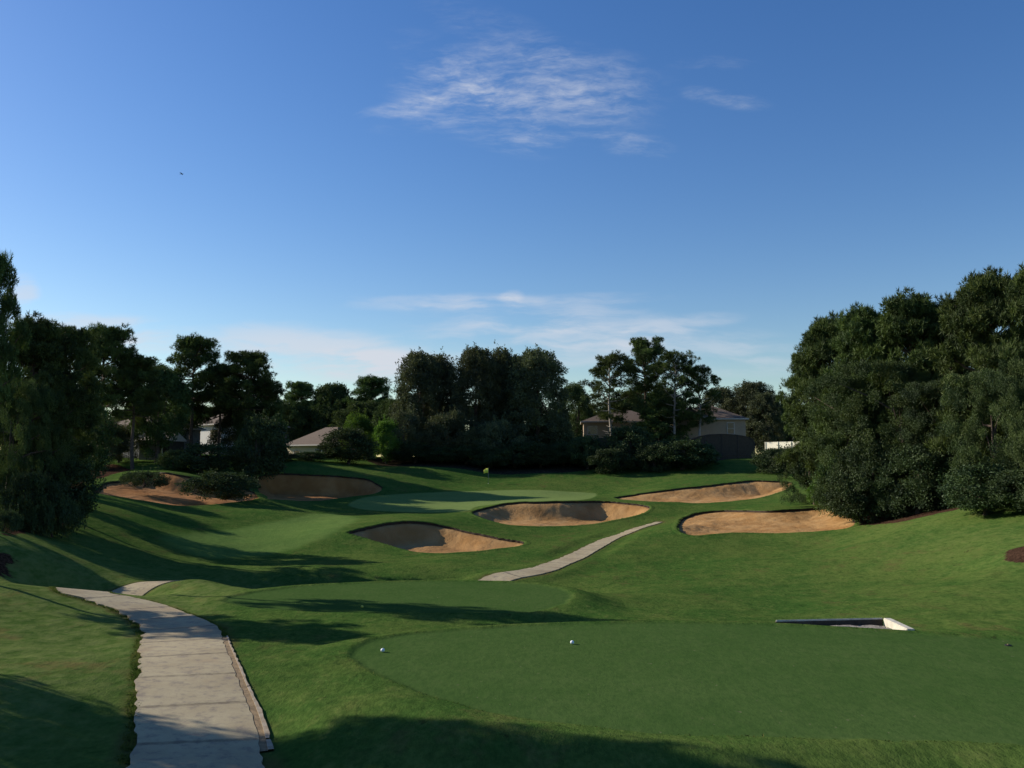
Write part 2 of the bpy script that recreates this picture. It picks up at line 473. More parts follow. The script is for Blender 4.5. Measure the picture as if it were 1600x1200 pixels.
def blade_mat():
    m, nt, out = new_mat('grass_blades')
    c = nt.mix(nt.ramp(nt.attr('clump'), .2, .8), c4(.050, .095, .016), c4(.120, .145, .036))
    pos = nt.node('ShaderNodeNewGeometry').outputs['Position']
    c = nt.mix(nt.math('MULTIPLY', nt.ramp(nt.noise(pos, .8, 6, .7), .56, .74), .6), c, c4(.16, .125, .045))
    d = nt.node('ShaderNodeBsdfDiffuse', {'Color': c})
    t = nt.node('ShaderNodeBsdfTranslucent', {'Color': c})
    mx = nt.node('ShaderNodeMixShader', {0: .35, 1: d.outputs[0], 2: t.outputs[0]})
    nt.l.new(mx.outputs[0], out.inputs[0])
    return m
M['blades'] = blade_mat()

def sand_mat(name='bunker_sand', tint=(1, 1, 1)):
    m, nt, out = new_mat(name)
    pos = nt.node('ShaderNodeNewGeometry').outputs['Position']
    n1 = nt.noise(pos, .5, 5, .6); n2 = nt.noise(pos, 4, 5, .7)
    c = nt.mix(nt.ramp(n1, .35, .68), c4(0.3105, 0.1677, 0.05948), c4(0.4099, 0.2471, 0.1023))
    c = nt.mix(nt.ramp(n2, .5, .75, 0, .5), c, c4(0.2484, 0.12, 0.03966))
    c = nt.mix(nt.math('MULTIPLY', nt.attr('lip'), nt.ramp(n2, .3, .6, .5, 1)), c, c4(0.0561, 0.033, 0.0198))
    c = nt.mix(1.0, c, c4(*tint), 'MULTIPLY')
    h = nt.math('ADD', nt.noise(pos, 1.6, 5, .7), nt.math('MULTIPLY', nt.noise(pos, 9, 3, .7), .25))
    bp = nt.node('ShaderNodeBump', {'Height': h, 'Strength': .55, 'Distance': .22})
    b = nt.node('ShaderNodeBsdfPrincipled', {'Base Color': c, 'Roughness': .95, 'Specular IOR Level': .1, 'Normal': bp.outputs[0]})
    nt.l.new(b.outputs[0], out.inputs[0])
    return m
M['sand'] = sand_mat()
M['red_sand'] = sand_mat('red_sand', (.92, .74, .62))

def path_mat():
    m, nt, out = new_mat('worn_concrete')
    pos = nt.node('ShaderNodeNewGeometry').outputs['Position']
    n1 = nt.noise(pos, .35, 5, .65); n2 = nt.noise(pos, 3.5, 6, .7); n3 = nt.noise(pos, 40, 3, .7)
    c = nt.mix(nt.ramp(n1, .32, .68), c4(0.311, 0.2506, 0.1464), c4(0.4147, 0.3542, 0.2163))
    c = nt.mix(nt.ramp(nt.noise(pos, .55, 3, .6), .55, .72, 0, .6), c, c4(0.3312, 0.2412, 0.1368))
    c = nt.mix(nt.ramp(n2, .46, .70, 0, .75), c, c4(0.18, 0.1476, 0.1188))
    c = nt.mix(nt.ramp(n3, .4, .8, 0, .35), c, c4(0.144, 0.1224, 0.1008))
    c = nt.mix(nt.math('MULTIPLY', nt.attr('joint'), nt.ramp(n2, .3, .6, .35, .8)), c, c4(0.0756, 0.0576, 0.0396))
    bp = nt.node('ShaderNodeBump', {'Height': nt.math('ADD', n3, n2), 'Strength': .4, 'Distance': .01})
    b = nt.node('ShaderNodeBsdfPrincipled', {'Base Color': c, 'Roughness': .9, 'Specular IOR Level': .2, 'Normal': bp.outputs[0]})
    nt.l.new(b.outputs[0], out.inputs[0])
    return m
M['path'] = path_mat()
M['earth'] = simple_mat('cut_earth', (.050, .034, .022), .95, .5, 4., .6, 20.)
M['kerb'] = simple_mat('kerb_concrete', (.36, .31, .23), .9, .4, 5., .5, 30., dark=(.25, .19, .12))
M['gully'] = simple_mat('silt', (.27, .19, .10), .95, .45, 6., .5, 40.)
M['concrete'] = simple_mat('pale_concrete', (.62, .58, .47), .85, .3, 4., .4, 30.)
M['shaded_wall'] = simple_mat('shaded_concrete', (.075, .065, .05), .95, .5, 3., .4, 30.)  # concrete with the shade of the drain's back wall put into its colour
M['gravel'] = simple_mat('gravel', (.34, .30, .25), .95, .5, 14., .9, 30.)
M['stucco'] = simple_mat('beige_stucco', (.36, .28, .195), .9, .12, 1.2, .2, 40.)
M['cream'] = simple_mat('cream_stucco', (.62, .52, .34), .9, .10, 1.2, .2, 40.)
M['white'] = simple_mat('white_paint', (.66, .65, .62), .6, .06, 1.5)
M['greywall'] = simple_mat('grey_siding', (.20, .19, .175), .9, .2, 1.5)
M['shingle'] = simple_mat('roof_shingle', (.150, .110, .080), .9, .35, 5., .5, 12.)
M['trim'] = simple_mat('trim', (.48, .45, .40), .7, .08, 1.)
M['glass'] = simple_mat('window_glass', (.035, .042, .050), .12, .2, 1., spec=.5)
M['screen'] = simple_mat('dark_screen_mesh', (.060, .050, .036), .9, .3, 3.)
M['bronze'] = simple_mat('bronze_frame', (.05, .045, .04), .6, .2, 2.)
M['vinyl'] = simple_mat('cream_vinyl', (.80, .76, .60), .6, .08, 1.)
M['ball'] = simple_mat('white_plastic', (.80, .83, .86), .4, .05, 3.)
M['yellow'] = simple_mat('yellow_plastic', (.70, .60, .10), .5, .08, 3.)
M['flagcloth'] = simple_mat('yellow_flag', (.90, .84, .12), .8, .06, 3.)
M['pole'] = simple_mat('flag_pole', (.16, .18, .24), .5, .1, 3.)
M['wood'] = simple_mat('weathered_pole', (.10, .085, .07), .95, .3, 3.)
M['black'] = simple_mat('black_plastic', (.02, .02, .02), .6, .2, 3.)
M['feather'] = simple_mat('dark_feathers', (.03, .028, .026), .9, .2, 9.)

# ------------------------------------------------------------------ ground sheet
def build_ground():
    ys = [-70., -55, -42, -32, -24, -18, -13, -9, -6, -3, -1, 1, 3, 5, 7, 8.5, 9.6]
    d = 10.3
    while d < 165:
        ys.append(d); d += max(.065, d * .0042)
    while d < 3500:
        ys.append(d); d *= 1.045
    ys = np.array(ys)
    NX = 860
    u = np.linspace(-1, 1, NX)
    hw = np.sqrt((0.78 * ys) ** 2 + 26. ** 2)
    X = hw[:, None] * u[None]
    Y = np.repeat(ys[:, None], NX, 1)
    Z = height(X, Y)
    x = X.ravel(); y = Y.ravel(); z = Z.ravel().copy()
    def mask(poly, soft, lo, hi):
        m = np.zeros(len(x), np.float32)
        s = (y > lo) & (y < hi)
        sd = poly_sd(x[s], y[s], poly)
        m[s] = sstep(.5 - sd / soft)
        return m
    def sdx(poly, pad=3):
        s = (y > poly[:, 1].min() - pad) & (y < poly[:, 1].max() + pad) & (x > poly[:, 0].min() - pad) & (x < poly[:, 0].max() + pad)
        sd = np.full(len(x), 99.); sd[s] = poly_sd(x[s], y[s], poly)
        return sd
    wob = (vnoise(x / .5, y / .5, 11) - .5) * .18
    t1 = sdx(TEE1) + wob; t2 = sdx(TEE2) + wob
    tee = np.maximum(sstep(.5 - t1 / .35), sstep(.5 - t2 / .35))
    # the longer collar round the tees stands a little above the cut surface
    for t in (t1, t2):
        z += 0.055 * sstep((t + .1) / .25) * sstep((1.5 - t) / 1.2)
    gr = sstep(.5 - sdx(GREEN) / .4)
    fw = sstep(.5 - (sdx(FAIRWAY) + wob * 3) / 1.5)
    ml = np.zeros(len(x))
    for p in MULCH: ml = np.maximum(ml, sstep(.5 - (sdx(p) + wob * 3) / 1.2))
    bed = sstep(.5 - sdx(BED, 6) / 4.)
    bed = np.maximum(bed, sstep((y - 165) / 15))
    pd = np.full(len(x), 99.)
    s = (y > 6) & (y < 96) & (np.abs(x) < 36)
    pd[s] = line_d(x[s], y[s], PATH)
    dry = sstep((path_hw(y) + .42 + wob * 1.5 - pd) / .35) * .65
    pale = sstep((-x - 6.5 - .14 * (y - 14)) / 3.5) * sstep((56 - y) / 20) * sstep((y - 6) / 6)
    pale = np.maximum(pale, .16 * sstep((x - 10) / 10) * sstep((y - 30) / 8) * sstep((80 - y) / 20) * vnoise(x / 6, y / 6, 81) * 1.6)
    # drop turf inside the bunkers and the drain box
    fy, fx = len(ys) - 1, NX - 1
    idx = np.arange(len(ys) * NX).reshape(len(ys), NX)
    F = np.stack([idx[:-1, :-1], idx[:-1, 1:], idx[1:, 1:], idx[1:, :-1]], -1).reshape(-1, 4)
    keep = np.ones(len(F), bool)
    cx = x[F].mean(1); cy = y[F].mean(1)
    for poly in list(BUNKERS.values()) + [BOX]:
        b = (cx > poly[:, 0].min() - 1) & (cx < poly[:, 0].max() + 1) & (cy > poly[:, 1].min() - 1) & (cy < poly[:, 1].max() + 1)
        i = np.nonzero(b)[0]
        sd = poly_sd(cx[i], cy[i], poly)
        lim = -.02 + (vnoise(cx[i] / .35, cy[i] / .35, 21) - .5) * .12
        keep[i[sd < lim]] = False
    F = F[keep]
    V = np.stack([x, y, z], 1)
    used = np.zeros(len(V), bool); used[F] = True
    re = np.cumsum(used) - 1
    at_ = {'tee': tee, 'green': gr, 'fairway': fw, 'mulch': ml, 'bed': bed, 'dry': dry, 'pale': np.clip(pale, 0, 1)}
    o = mesh_np('ground', V[used], re[F], M['turf'], smooth=True, attrs={k: v[used] for k, v in at_.items()})
    o['kind'] = 'structure'
    return o
build_ground()

# ------------------------------------------------------------------ near rough grass
def build_grass():
    n = 1500000
    g = np.random.default_rng(5)
    d = 12.5 + (40 - 12.5) * g.random(n) ** 1.5
    x = (g.random(n) * 2 - 1) * (d * .62 + .5)
    clumpy = vnoise(x / .30, d / .30, 61) * .6 + vnoise(x / 1.3, d / 1.3, 62) * .4
    keep = (clumpy > .36 + .25 * g.random(n) - .1)
    keep &= (poly_sd(x, d, TEE1) > .12) & (poly_sd(x, d, TEE2) > .12) & (poly_sd(x, d, BOX) > .05)
    pd = line_d(x, d, PATH)
    edge_w = path_hw(d)
    e0 = np.minimum(np.abs(poly_sd(x, d, TEE1)), np.abs(poly_sd(x, d, TEE2)))
    want = np.maximum(.9 - (pd - edge_w) / .26, .55 - e0 / .35)
    pcx = np.interp(d, PATH1[:60, 1], PATH1[:60, 0])
    keep &= ~((d < 25.6) & (x > pcx) & (pd < 1.08 + .34))
    keep &= (pd > edge_w - .04) & (g.random(n) < want)
    x, d, clumpy, pd = x[keep], d[keep], clumpy[keep], pd[keep]
    n = len(x)
    z = height(x, d)
    edge = np.clip(1 - (pd - path_hw(d)) / .25, 0, 1)
    ed2 = np.minimum(np.abs(poly_sd(x, d, TEE1)), np.abs(poly_sd(x, d, TEE2)))
    e2 = sstep(1 - ed2 / .5)
    h = (.022 + .024 * g.random(n)) * (.7 + .6 * clumpy) + .012 * edge
    z = z + .035 * sstep(1 - (ed2 - .3) / .9) * (ed2 < 1.2)
    lean = g.normal(0, .9, (n, 2)) * h[:, None]
    a = g.random(n) * 3.1416
    w = .010 + .008 * g.random(n)
    bx = np.c_[np.cos(a), np.sin(a)] * w[:, None]
    base = np.c_[x, d, z - .012]
    tip = base + np.c_[lean, h + .012]
    mid = base + np.c_[lean * .35, (h + .012) * .55]
    V = np.stack([base, mid + np.c_[bx, bx[:, :1] * 0], tip, mid - np.c_[bx, bx[:, :1] * 0]], 1).reshape(-1, 3)
    F = np.arange(len(V), dtype=np.int32).reshape(-1, 4)
    tint = np.repeat(np.clip(vnoise(x / .8, d / .8, 63) * .6 + g.random(n) * .4, 0, 1), 4)
    o = mesh_np('grass', V, F, M['blades'], attrs={'clump': tint})
    tag(o, 'short rough grass along the path, banks and tee edges', None, None, 'stuff')
build_grass()

# ------------------------------------------------------------------ bunkers
def build_bunker(key, label, floor_drop, wall_w):
    poly = BUNKERS[key]
    x0, x1 = poly[:, 0].min() - .6, poly[:, 0].max() + .6
    y0, y1 = poly[:, 1].min() - .6, poly[:, 1].max() + .6
    nx = int((x1 - x0) / .10) + 1; ny = int((y1 - y0) / .16) + 1
    X, Y = np.meshgrid(np.linspace(x0, x1, nx), np.linspace(y0, y1, ny))
    x = X.ravel(); y = Y.ravel()
    sd = poly_sd(x, y, poly)
    zg = height(x, y)
    zr = height(poly[:, 0], poly[:, 1])
    # floor: slightly tilted plane near the front rim
    o = np.argsort(poly[:, 1])[:len(poly) // 3]
    zf = zr[o].mean() - floor_drop
    yc = poly[o, 1].mean(); rngy = poly[:, 1].max() - yc
    A = np.c_[poly[o, 0] - poly[:, 0].mean(), np.ones(len(o))]
    slope = np.linalg.lstsq(A, zr[o], rcond=None)[0][0]
    floor = zf + slope * (x - poly[:, 0].mean()) * .8 + .02 * (y - yc)
    floor = np.minimum(floor, zg - .25)
    e = -sd
    k = sstep(1 - e / wall_w) ** 1.25
    z = floor * (1 - k) + (zg - .20) * k
    lipw = np.clip((.05 - e) / .35, 0, 1)
    z = np.where(e < 0.05, zg - .20 + .09 * lipw, z)
    z += (vnoise(x / 2.2, y / 2.2, 31) - .5) * .22 * sstep(e / 1.2) + (vnoise(x / .5, y / .5, 32) - .5) * .06 * sstep(e / .5)
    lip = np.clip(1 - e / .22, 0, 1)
    idx = np.arange(nx * ny).reshape(ny, nx)
    F = np.stack([idx[:-1, :-1], idx[:-1, 1:], idx[1:, 1:], idx[1:, :-1]], -1).reshape(-1, 4)
    F = F[(sd[F] < .42).all(1)]
    used = np.zeros(len(x), bool); used[F] = True
    re = np.cumsum(used) - 1
    V = np.stack([x, y, z], 1)
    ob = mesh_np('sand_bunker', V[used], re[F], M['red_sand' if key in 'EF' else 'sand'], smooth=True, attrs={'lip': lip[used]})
    tag(ob, label, 'sand bunker', 'sand bunkers around the green')
    # rolled turf lip round the rim: grass on top, bare earth on the cut face
    P = smooth_closed(poly, 420)
    m_ = len(P)
    T = np.roll(P, -1, 0) - np.roll(P, 1, 0); T /= np.linalg.norm(T, axis=1)[:, None] + 1e-9
    N = np.c_[T[:, 1], -T[:, 0]]
    tst = poly_sd(P[:, 0] + N[:, 0] * .2, P[:, 1] + N[:, 1] * .2, poly)
    N[tst < 0] *= -1                                   # outward
    s_ = np.arange(m_) * 1.0
    wv = (vnoise(s_ / 2.3, s_ * 0, 71) - .5)
    wv = (wv + np.roll(wv, 1) + np.roll(wv, -1)) / 3
    rings = []
    for off, dz in ((.62, -.05), (.40, .014), (.15, .030), (.02, .025), (-.07, -.03), (-.08, -.14), (-.02, -.34), (.10, -.50)):
        q = P + N * (off + (wv * .14 if off < .3 else 0 * wv))[:, None]
        zb = height(q[:, 0], q[:, 1])
        if off < 0.3:
            zi = height(P[:, 0], P[:, 1])
            zb = zi if off <= 0.02 else zb
        rings.append(np.c_[q, zb + dz + (wv * .10 if dz < -.1 else wv * .03)])
    V = np.stack(rings, 1); nr = V.shape[1]
    idx = np.arange(m_ * nr).reshape(m_, nr); nx_ = np.roll(idx, -1, 0)
    F = np.stack([idx[:, :-1], nx_[:, :-1], nx_[:, 1:], idx[:, 1:]], -1)
    mi = np.repeat(np.where(np.arange(nr - 1) >= 4, 1, 0)[None], m_, 0).ravel()
    mesh_np('turf_lip', V.reshape(-1, 3), F.reshape(-1, 4), [M['turf'], M['earth']], ob, smooth=True, mat_index=mi)
    return ob
build_bunker('A', 'lowest sand bunker in front of the green, eye shaped with dark shaded left half', .75, 2.3)
build_bunker('B', 'sand bunker cut into the right front edge of the green, behind the eye shaped one', .50, 3.0)
build_bunker('C', 'long sunlit sand bunker on the slope right of the green, farthest on that side', .16, 4.6)
build_bunker('D', 'wide pale sand bunker on the right beside the dense trees and path end', .30, 4.2)
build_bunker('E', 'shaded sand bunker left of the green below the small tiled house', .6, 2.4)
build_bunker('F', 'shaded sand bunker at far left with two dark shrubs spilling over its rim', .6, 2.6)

# ------------------------------------------------------------------ path
def offset_line(P, off):
    T = np.gradient(P, axis=0); T /= np.linalg.norm(T, axis=1)[:, None]
    N = np.c_[T[:, 1], -T[:, 0]]
    return P + N * off
def resample(P, step):
    seg = np.linalg.norm(np.diff(P, axis=0), axis=1); s = np.r_[0, np.cumsum(seg)]
    t = np.arange(0, s[-1], step)
    return np.c_[np.interp(t, s, P[:, 0]), np.interp(t, s, P[:, 1])], t

def build_path():
    P, t = resample(PATH, .08)
    for _ in range(6):
        P[1:-1] = (P[:-2] + 2 * P[1:-1] + P[2:]) / 4
    T = np.gradient(P, axis=0); T /= np.linalg.norm(T, axis=1)[:, None]
    N = np.c_[T[:, 1], -T[:, 0]]          # to the right of travel
    nc = 17
    u = np.linspace(-1, 1, nc)
    hwp = path_hw(P[:, 1])
    wl = hwp + (vnoise(t / .30, t * 0, 41) - .5) * .13 + (vnoise(t / .9, t * 0, 42) - .5) * .12
    wr = hwp + (vnoise(t / .30, t * 0 + 9, 43) - .5) * .05
    W = np.where(u[None] < 0, wl[:, None], wr[:, None])
    XY = P[:, None] + N[:, None] * (u[None, :, None] * W[..., None])
    x = XY[..., 0]; y = XY[..., 1]
    zg = height(x, y, False)
    zl, zr = zg[:, 0].copy(), zg[:, -1].copy()
    for q in (zl, zr):
        for _ in range(60): q[1:-1] = (q[:-2] + 2 * q[1:-1] + q[2:]) / 4
    z = (zl + zr)[:, None] / 2 + (zr - zl)[:, None] / 2 * u[None] + .045
    jt = np.abs(((t / 2.4 + .25) % 1) - .5) * 2.4
    joint = np.repeat(np.clip(1.3 - jt / .07, 0, 1)[:, None], nc, 1)
    top = np.stack([x, y, z], -1)
    # thin skirts down both sides give the slab its thickness
    lo_l = top[:, :1].copy(); lo_l[..., 2] -= .16
    lo_r = top[:, -1:].copy(); lo_r[..., 2] -= .16
    V = np.concatenate([lo_l, top, lo_r], 1)
    J = np.concatenate([joint[:, :1], joint, joint[:, -1:]], 1)
    n, mcols = V.shape[:2]
    idx = np.arange(n * mcols).reshape(n, mcols)
    F = np.stack([idx[:-1, :-1], idx[:-1, 1:], idx[1:, 1:], idx[1:, :-1]], -1).reshape(-1, 4)
    o = mesh_np('path', V.reshape(-1, 3), F, M['path'], attrs={'joint': J.ravel()})
    o['kind'] = 'structure'
    o['label'] = 'pale concrete cart path with cracks and ragged grass edge'
    return P, t, N, z
PP, PT, PN, PZ = build_path()

def build_kerb():
    # low broken concrete kerb with a silt filled gully, right side of the near path
    sel = (PP[:, 1] > 15.6) & (PP[:, 1] < 25.6)
    P = PP[sel]; N = PN[sel]; z0 = PZ[sel][:, -1]
    root = empty('kerb', (P[0, 0], P[0, 1], 0))
    tag(root, 'low broken pale kerb with a silt gully along the right edge of the near path', 'kerb')
    k = len(P); t = np.arange(k) * .08
    def strip(o0, o1, h, jag):
        a = P + N * (PATH_HW + o0)[:, None] if np.ndim(o0) else P + N * (PATH_HW + o0)
        b = P + N * (PATH_HW + o1 + (vnoise(t / .25, t * 0, 51) - .5) * jag)[:, None]
        V = []
        for q, zz in ((a, -.12), (a, h), (b, h), (b, -.12)):
            V.append(np.c_[q - P[0], z0 + zz])
        V = np.stack(V, 1)
        idx = np.arange(k * 4).reshape(k, 4)
        F = np.stack([idx[:-1, :-1], idx[:-1, 1:], idx[1:, 1:], idx[1:, :-1]], -1)
        return V.reshape(-1, 3), F.reshape(-1, 4), k
    V, F, _ = strip(.0, .14, -.012, 0)
    mesh_np('gully', V, F, M['gully'], root)
    taper = .19 + .05 * np.clip((23 - P[:, 1]) / 6, 0, 1)
    V, F, _ = strip(.135, taper - .02, .008, .045)
    # gaps between the broken kerb stones
    seg = ((t / .92 + (vnoise(t / 2.7, t * 0, 5)) * .6) % 1)
    fseg = np.repeat(seg[:-1] > .03, 3)
    mesh_np('kerb_stone', V, F[fseg], M['kerb'], root)
build_kerb()

# ------------------------------------------------------------------ drain box
def build_box():
    root = empty('drain_box', (BOX[:, 0].mean(), BOX[:, 1].mean(), 0))
    tag(root, 'sunken pale concrete drain box with a gravel floor behind the front tee', 'drain')
    o = np.array([BOX[:, 0].mean(), BOX[:, 1].mean()])
    bl, br, fr, fl = [b - o for b in BOX]
    zb = at(1376, 967, 29.0)[2]; zl = at(1214, 970, 28.7)[2]; zf = at(1419, 984, 26.9)[2]
    zfl = zf - .1
    floor = -.95
    def wall(a, b, za, zb_, th, name, mat):
        a = np.array(a); b = np.array(b); t = (b - a) / np.linalg.norm(b - a)
        n = np.array([t[1], -t[0]]) * th
        m = MB()
        V = [(a[0], a[1], floor), (b[0], b[1], floor), (b[0], b[1], zb_), (a[0], a[1], za)]
        c = a - n; d = b - n
        V += [(c[0], c[1], floor), (d[0], d[1], floor), (d[0], d[1], zb_), (c[0], c[1], za)]
        m.faces(V, [(0, 1, 2, 3), (5, 4, 7, 6), (3, 2, 6, 7), (0, 4, 5, 1), (1, 5, 6, 2), (0, 3, 7, 4)])
        bmesh.ops.bevel(m.bm, geom=m.bm.edges[:], offset=.02, segments=2, affect='EDGES')
        return m.build(name, mat, root)
    wall(bl, br, zl - .012, zb + .004, .08, 'back_wall', M['shaded_wall'])  # dark base colour paints the shade on this sunless face
    wall(bl + np.array([0, .012]), br + np.array([0, .012]), zl + .02, zb + .03, .05, 'back_cap', M['concrete'])
    wall(br + np.array([.0, -.01]), fr, zb + .035, zf + .03, .24, 'side_wall', M['concrete'])
    m = MB()
    q = [bl + [.1, -.05], br + [-.05, -.05], fr + [-.05, .0], fl]
    m.faces([(p[0], p[1], (zl - .02, zb - .08, zf - .02, zl - .06)[i]) for i, p in enumerate(q)], [(0, 1, 2, 3)])
    bmesh.ops.subdivide_edges(m.bm, edges=m.bm.edges[:], cuts=14, use_grid_fill=True)
    for v in m.bm.verts: v.co.z += random.uniform(-.035, .035) - .12
    m.build('gravel_floor', M['gravel'], root)
build_box()

# ------------------------------------------------------------------ foliage generators
def leaf_quads(c, a, L, W):
    n = len(c)
    r = rng.normal(size=(n, 3))
    b = np.cross(a, r); b /= np.linalg.norm(b, axis=1)[:, None] + 1e-9
    L = np.broadcast_to(L, (n,))[:, None]; W = np.broadcast_to(W, (n,))[:, None]
    V = np.stack([c, c + a * L * .5 + b * W * .5, c + a * L, c + a * L * .5 - b * W * .5], 1)
    return V.reshape(-1, 3)

def unit(v): return v / (np.linalg.norm(v, axis=-1, keepdims=True) + 1e-9)

def crown_mesh(name, V, clump, mat):
    F = np.arange(len(V), dtype=np.int32).reshape(-1, 4)
    me_o = mesh_np(name, V, F, mat, attrs={'clump': clump})
    return me_o

def blob_leaves(C, rad, n, L, W, flat=.75, up=.3):
    """n leaves in each clump (centres C, radii rad)"""
    m = len(C)
    d = unit(rng.normal(size=(m, n, 3)))
    rr = rng.random((m, n, 1)) ** .45
    off = d * rr * rad[:, None, None]; off[..., 2] *= flat
    c = (C[:, None] + off).reshape(-1, 3)
    a = unit(rng.normal(size=(m, n, 3)) + d * .9 + np.array([0, 0, up])).reshape(-1, 3)
    k = len(c)
    V = leaf_quads(c, a, L * (.6 + .8 * rng.random(k)), W * (.6 + .8 * rng.random(k)))
    cl = np.repeat(rng.random(m), n * 4)
    return V, cl

def tuft_leaves(C, rad, nt_, nn, L, W, flat=.6):
    """pine: each clump holds tufts, each tuft a spray of needles"""
    m = len(C)
    d = unit(rng.normal(size=(m, nt_, 3)))
    rr = rng.random((m, nt_, 1)) ** .5
    off = d * rr * rad[:, None, None]; off[..., 2] *= flat
    tc = C[:, None] + off
    td = unit(d * .6 + np.array([0, 0, .55]))
    a = unit(td[:, :, None] * .75 + rng.normal(size=(m, nt_, nn, 3)) * .75)
    c = np.repeat(tc[:, :, None], nn, 2)
    c = c.reshape(-1, 3); a = a.reshape(-1, 3)
    k = len(c)
    V = leaf_quads(c - a * .04, a, L * (.7 + .6 * rng.random(k)), W)
    cl = np.repeat(rng.random(m), nt_ * nn * 4)
    return V, cl

def make_pine(h, crown_lo, rad, nl, prof, seed, dead=3, tufts=12, mat='pine', pads=5):
    """returns (root-less) crown and trunk mesh data; profile gives limb reach along the crown"""
    global rng
    rng = np.random.default_rng(seed)
    k = 12
    t = np.linspace(0, 1, k)
    bend = np.c_[np.cumsum(rng.normal(0, .09, k)), np.cumsum(rng.normal(0, .09, k)), t * h * .95]
    bend[:, :2] -= bend[0, :2]
    tv, tf = tube_np(bend, .26 * (1 - t) ** .8 + .04, 8)
    TV, TF = [tv], [tf]; off = len(tv)
    C, RD = [], []
    def tp(f): return np.array([np.interp(f, t, bend[:, i]) for i in range(3)])
    ga = rng.random() * 6.28
    for i in range(nl):
        s = (i + rng.random() * .8) / nl
        f = crown_lo + (1 - crown_lo) * s * .97
        p0 = tp(f)
        ga += 2.4 + rng.normal(0, .35)
        reach = rad * np.interp(s, *prof) * (.65 + .5 * rng.random())
        elev = -.10 + .75 * s + rng.normal(0, .12)
        dr = np.array([math.cos(ga) * math.cos(elev), math.sin(ga) * math.cos(elev), math.sin(elev)])
        mid = p0 + dr * reach * .55 + np.array([0, 0, -.04 * reach])
        end = p0 + dr * reach + np.array([0, 0, .10 * reach])
        r0 = .03 + .022 * reach
        v, ff = tube_np(np.array([p0, mid, end]), [r0, r0 * .7, .02], 5)
        TV.append(v); TF.append(ff + off); off += len(v)
        # needle pads gather towards the limb end, with air between the pads
        pad = .45 + .20 * reach
        pc = p0 + (end - p0) * .86
        for j in range(pads):
            dv = rng.normal(0, .55, 3) * pad; dv[2] *= .5
            C.append(pc + dv); RD.append(.55 + .40 * rng.random())
        if reach > 1.6:
            C.append(p0 + (end - p0) * .5 + rng.normal(0, .25, 3)); RD.append(.50 + .3 * rng.random())
    for j in range(7):
        C.append(tp(.97) + rng.normal(0, .5, 3)); RD.append(.75 + .35 * rng.random())
    for i in range(dead):
        f = crown_lo * (.45 + .5 * rng.random()); p0 = tp(f); a = rng.random() * 6.28
        e = p0 + np.array([math.cos(a), math.sin(a), .25]) * (.8 + 1.2 * rng.random())
        v, ff = tube_np(np.array([p0, (p0 + e) / 2 + [0, 0, .06], e]), [.05, .035, .012], 5)
        TV.append(v); TF.append(ff + off); off += len(v)
    C = np.array(C); RD = np.array(RD)
    V, cl = tuft_leaves(C, RD, tufts, 11, .42, .058)
    return dict(V=V, cl=cl, TV=np.vstack(TV), TF=np.vstack(TF), mat=mat)

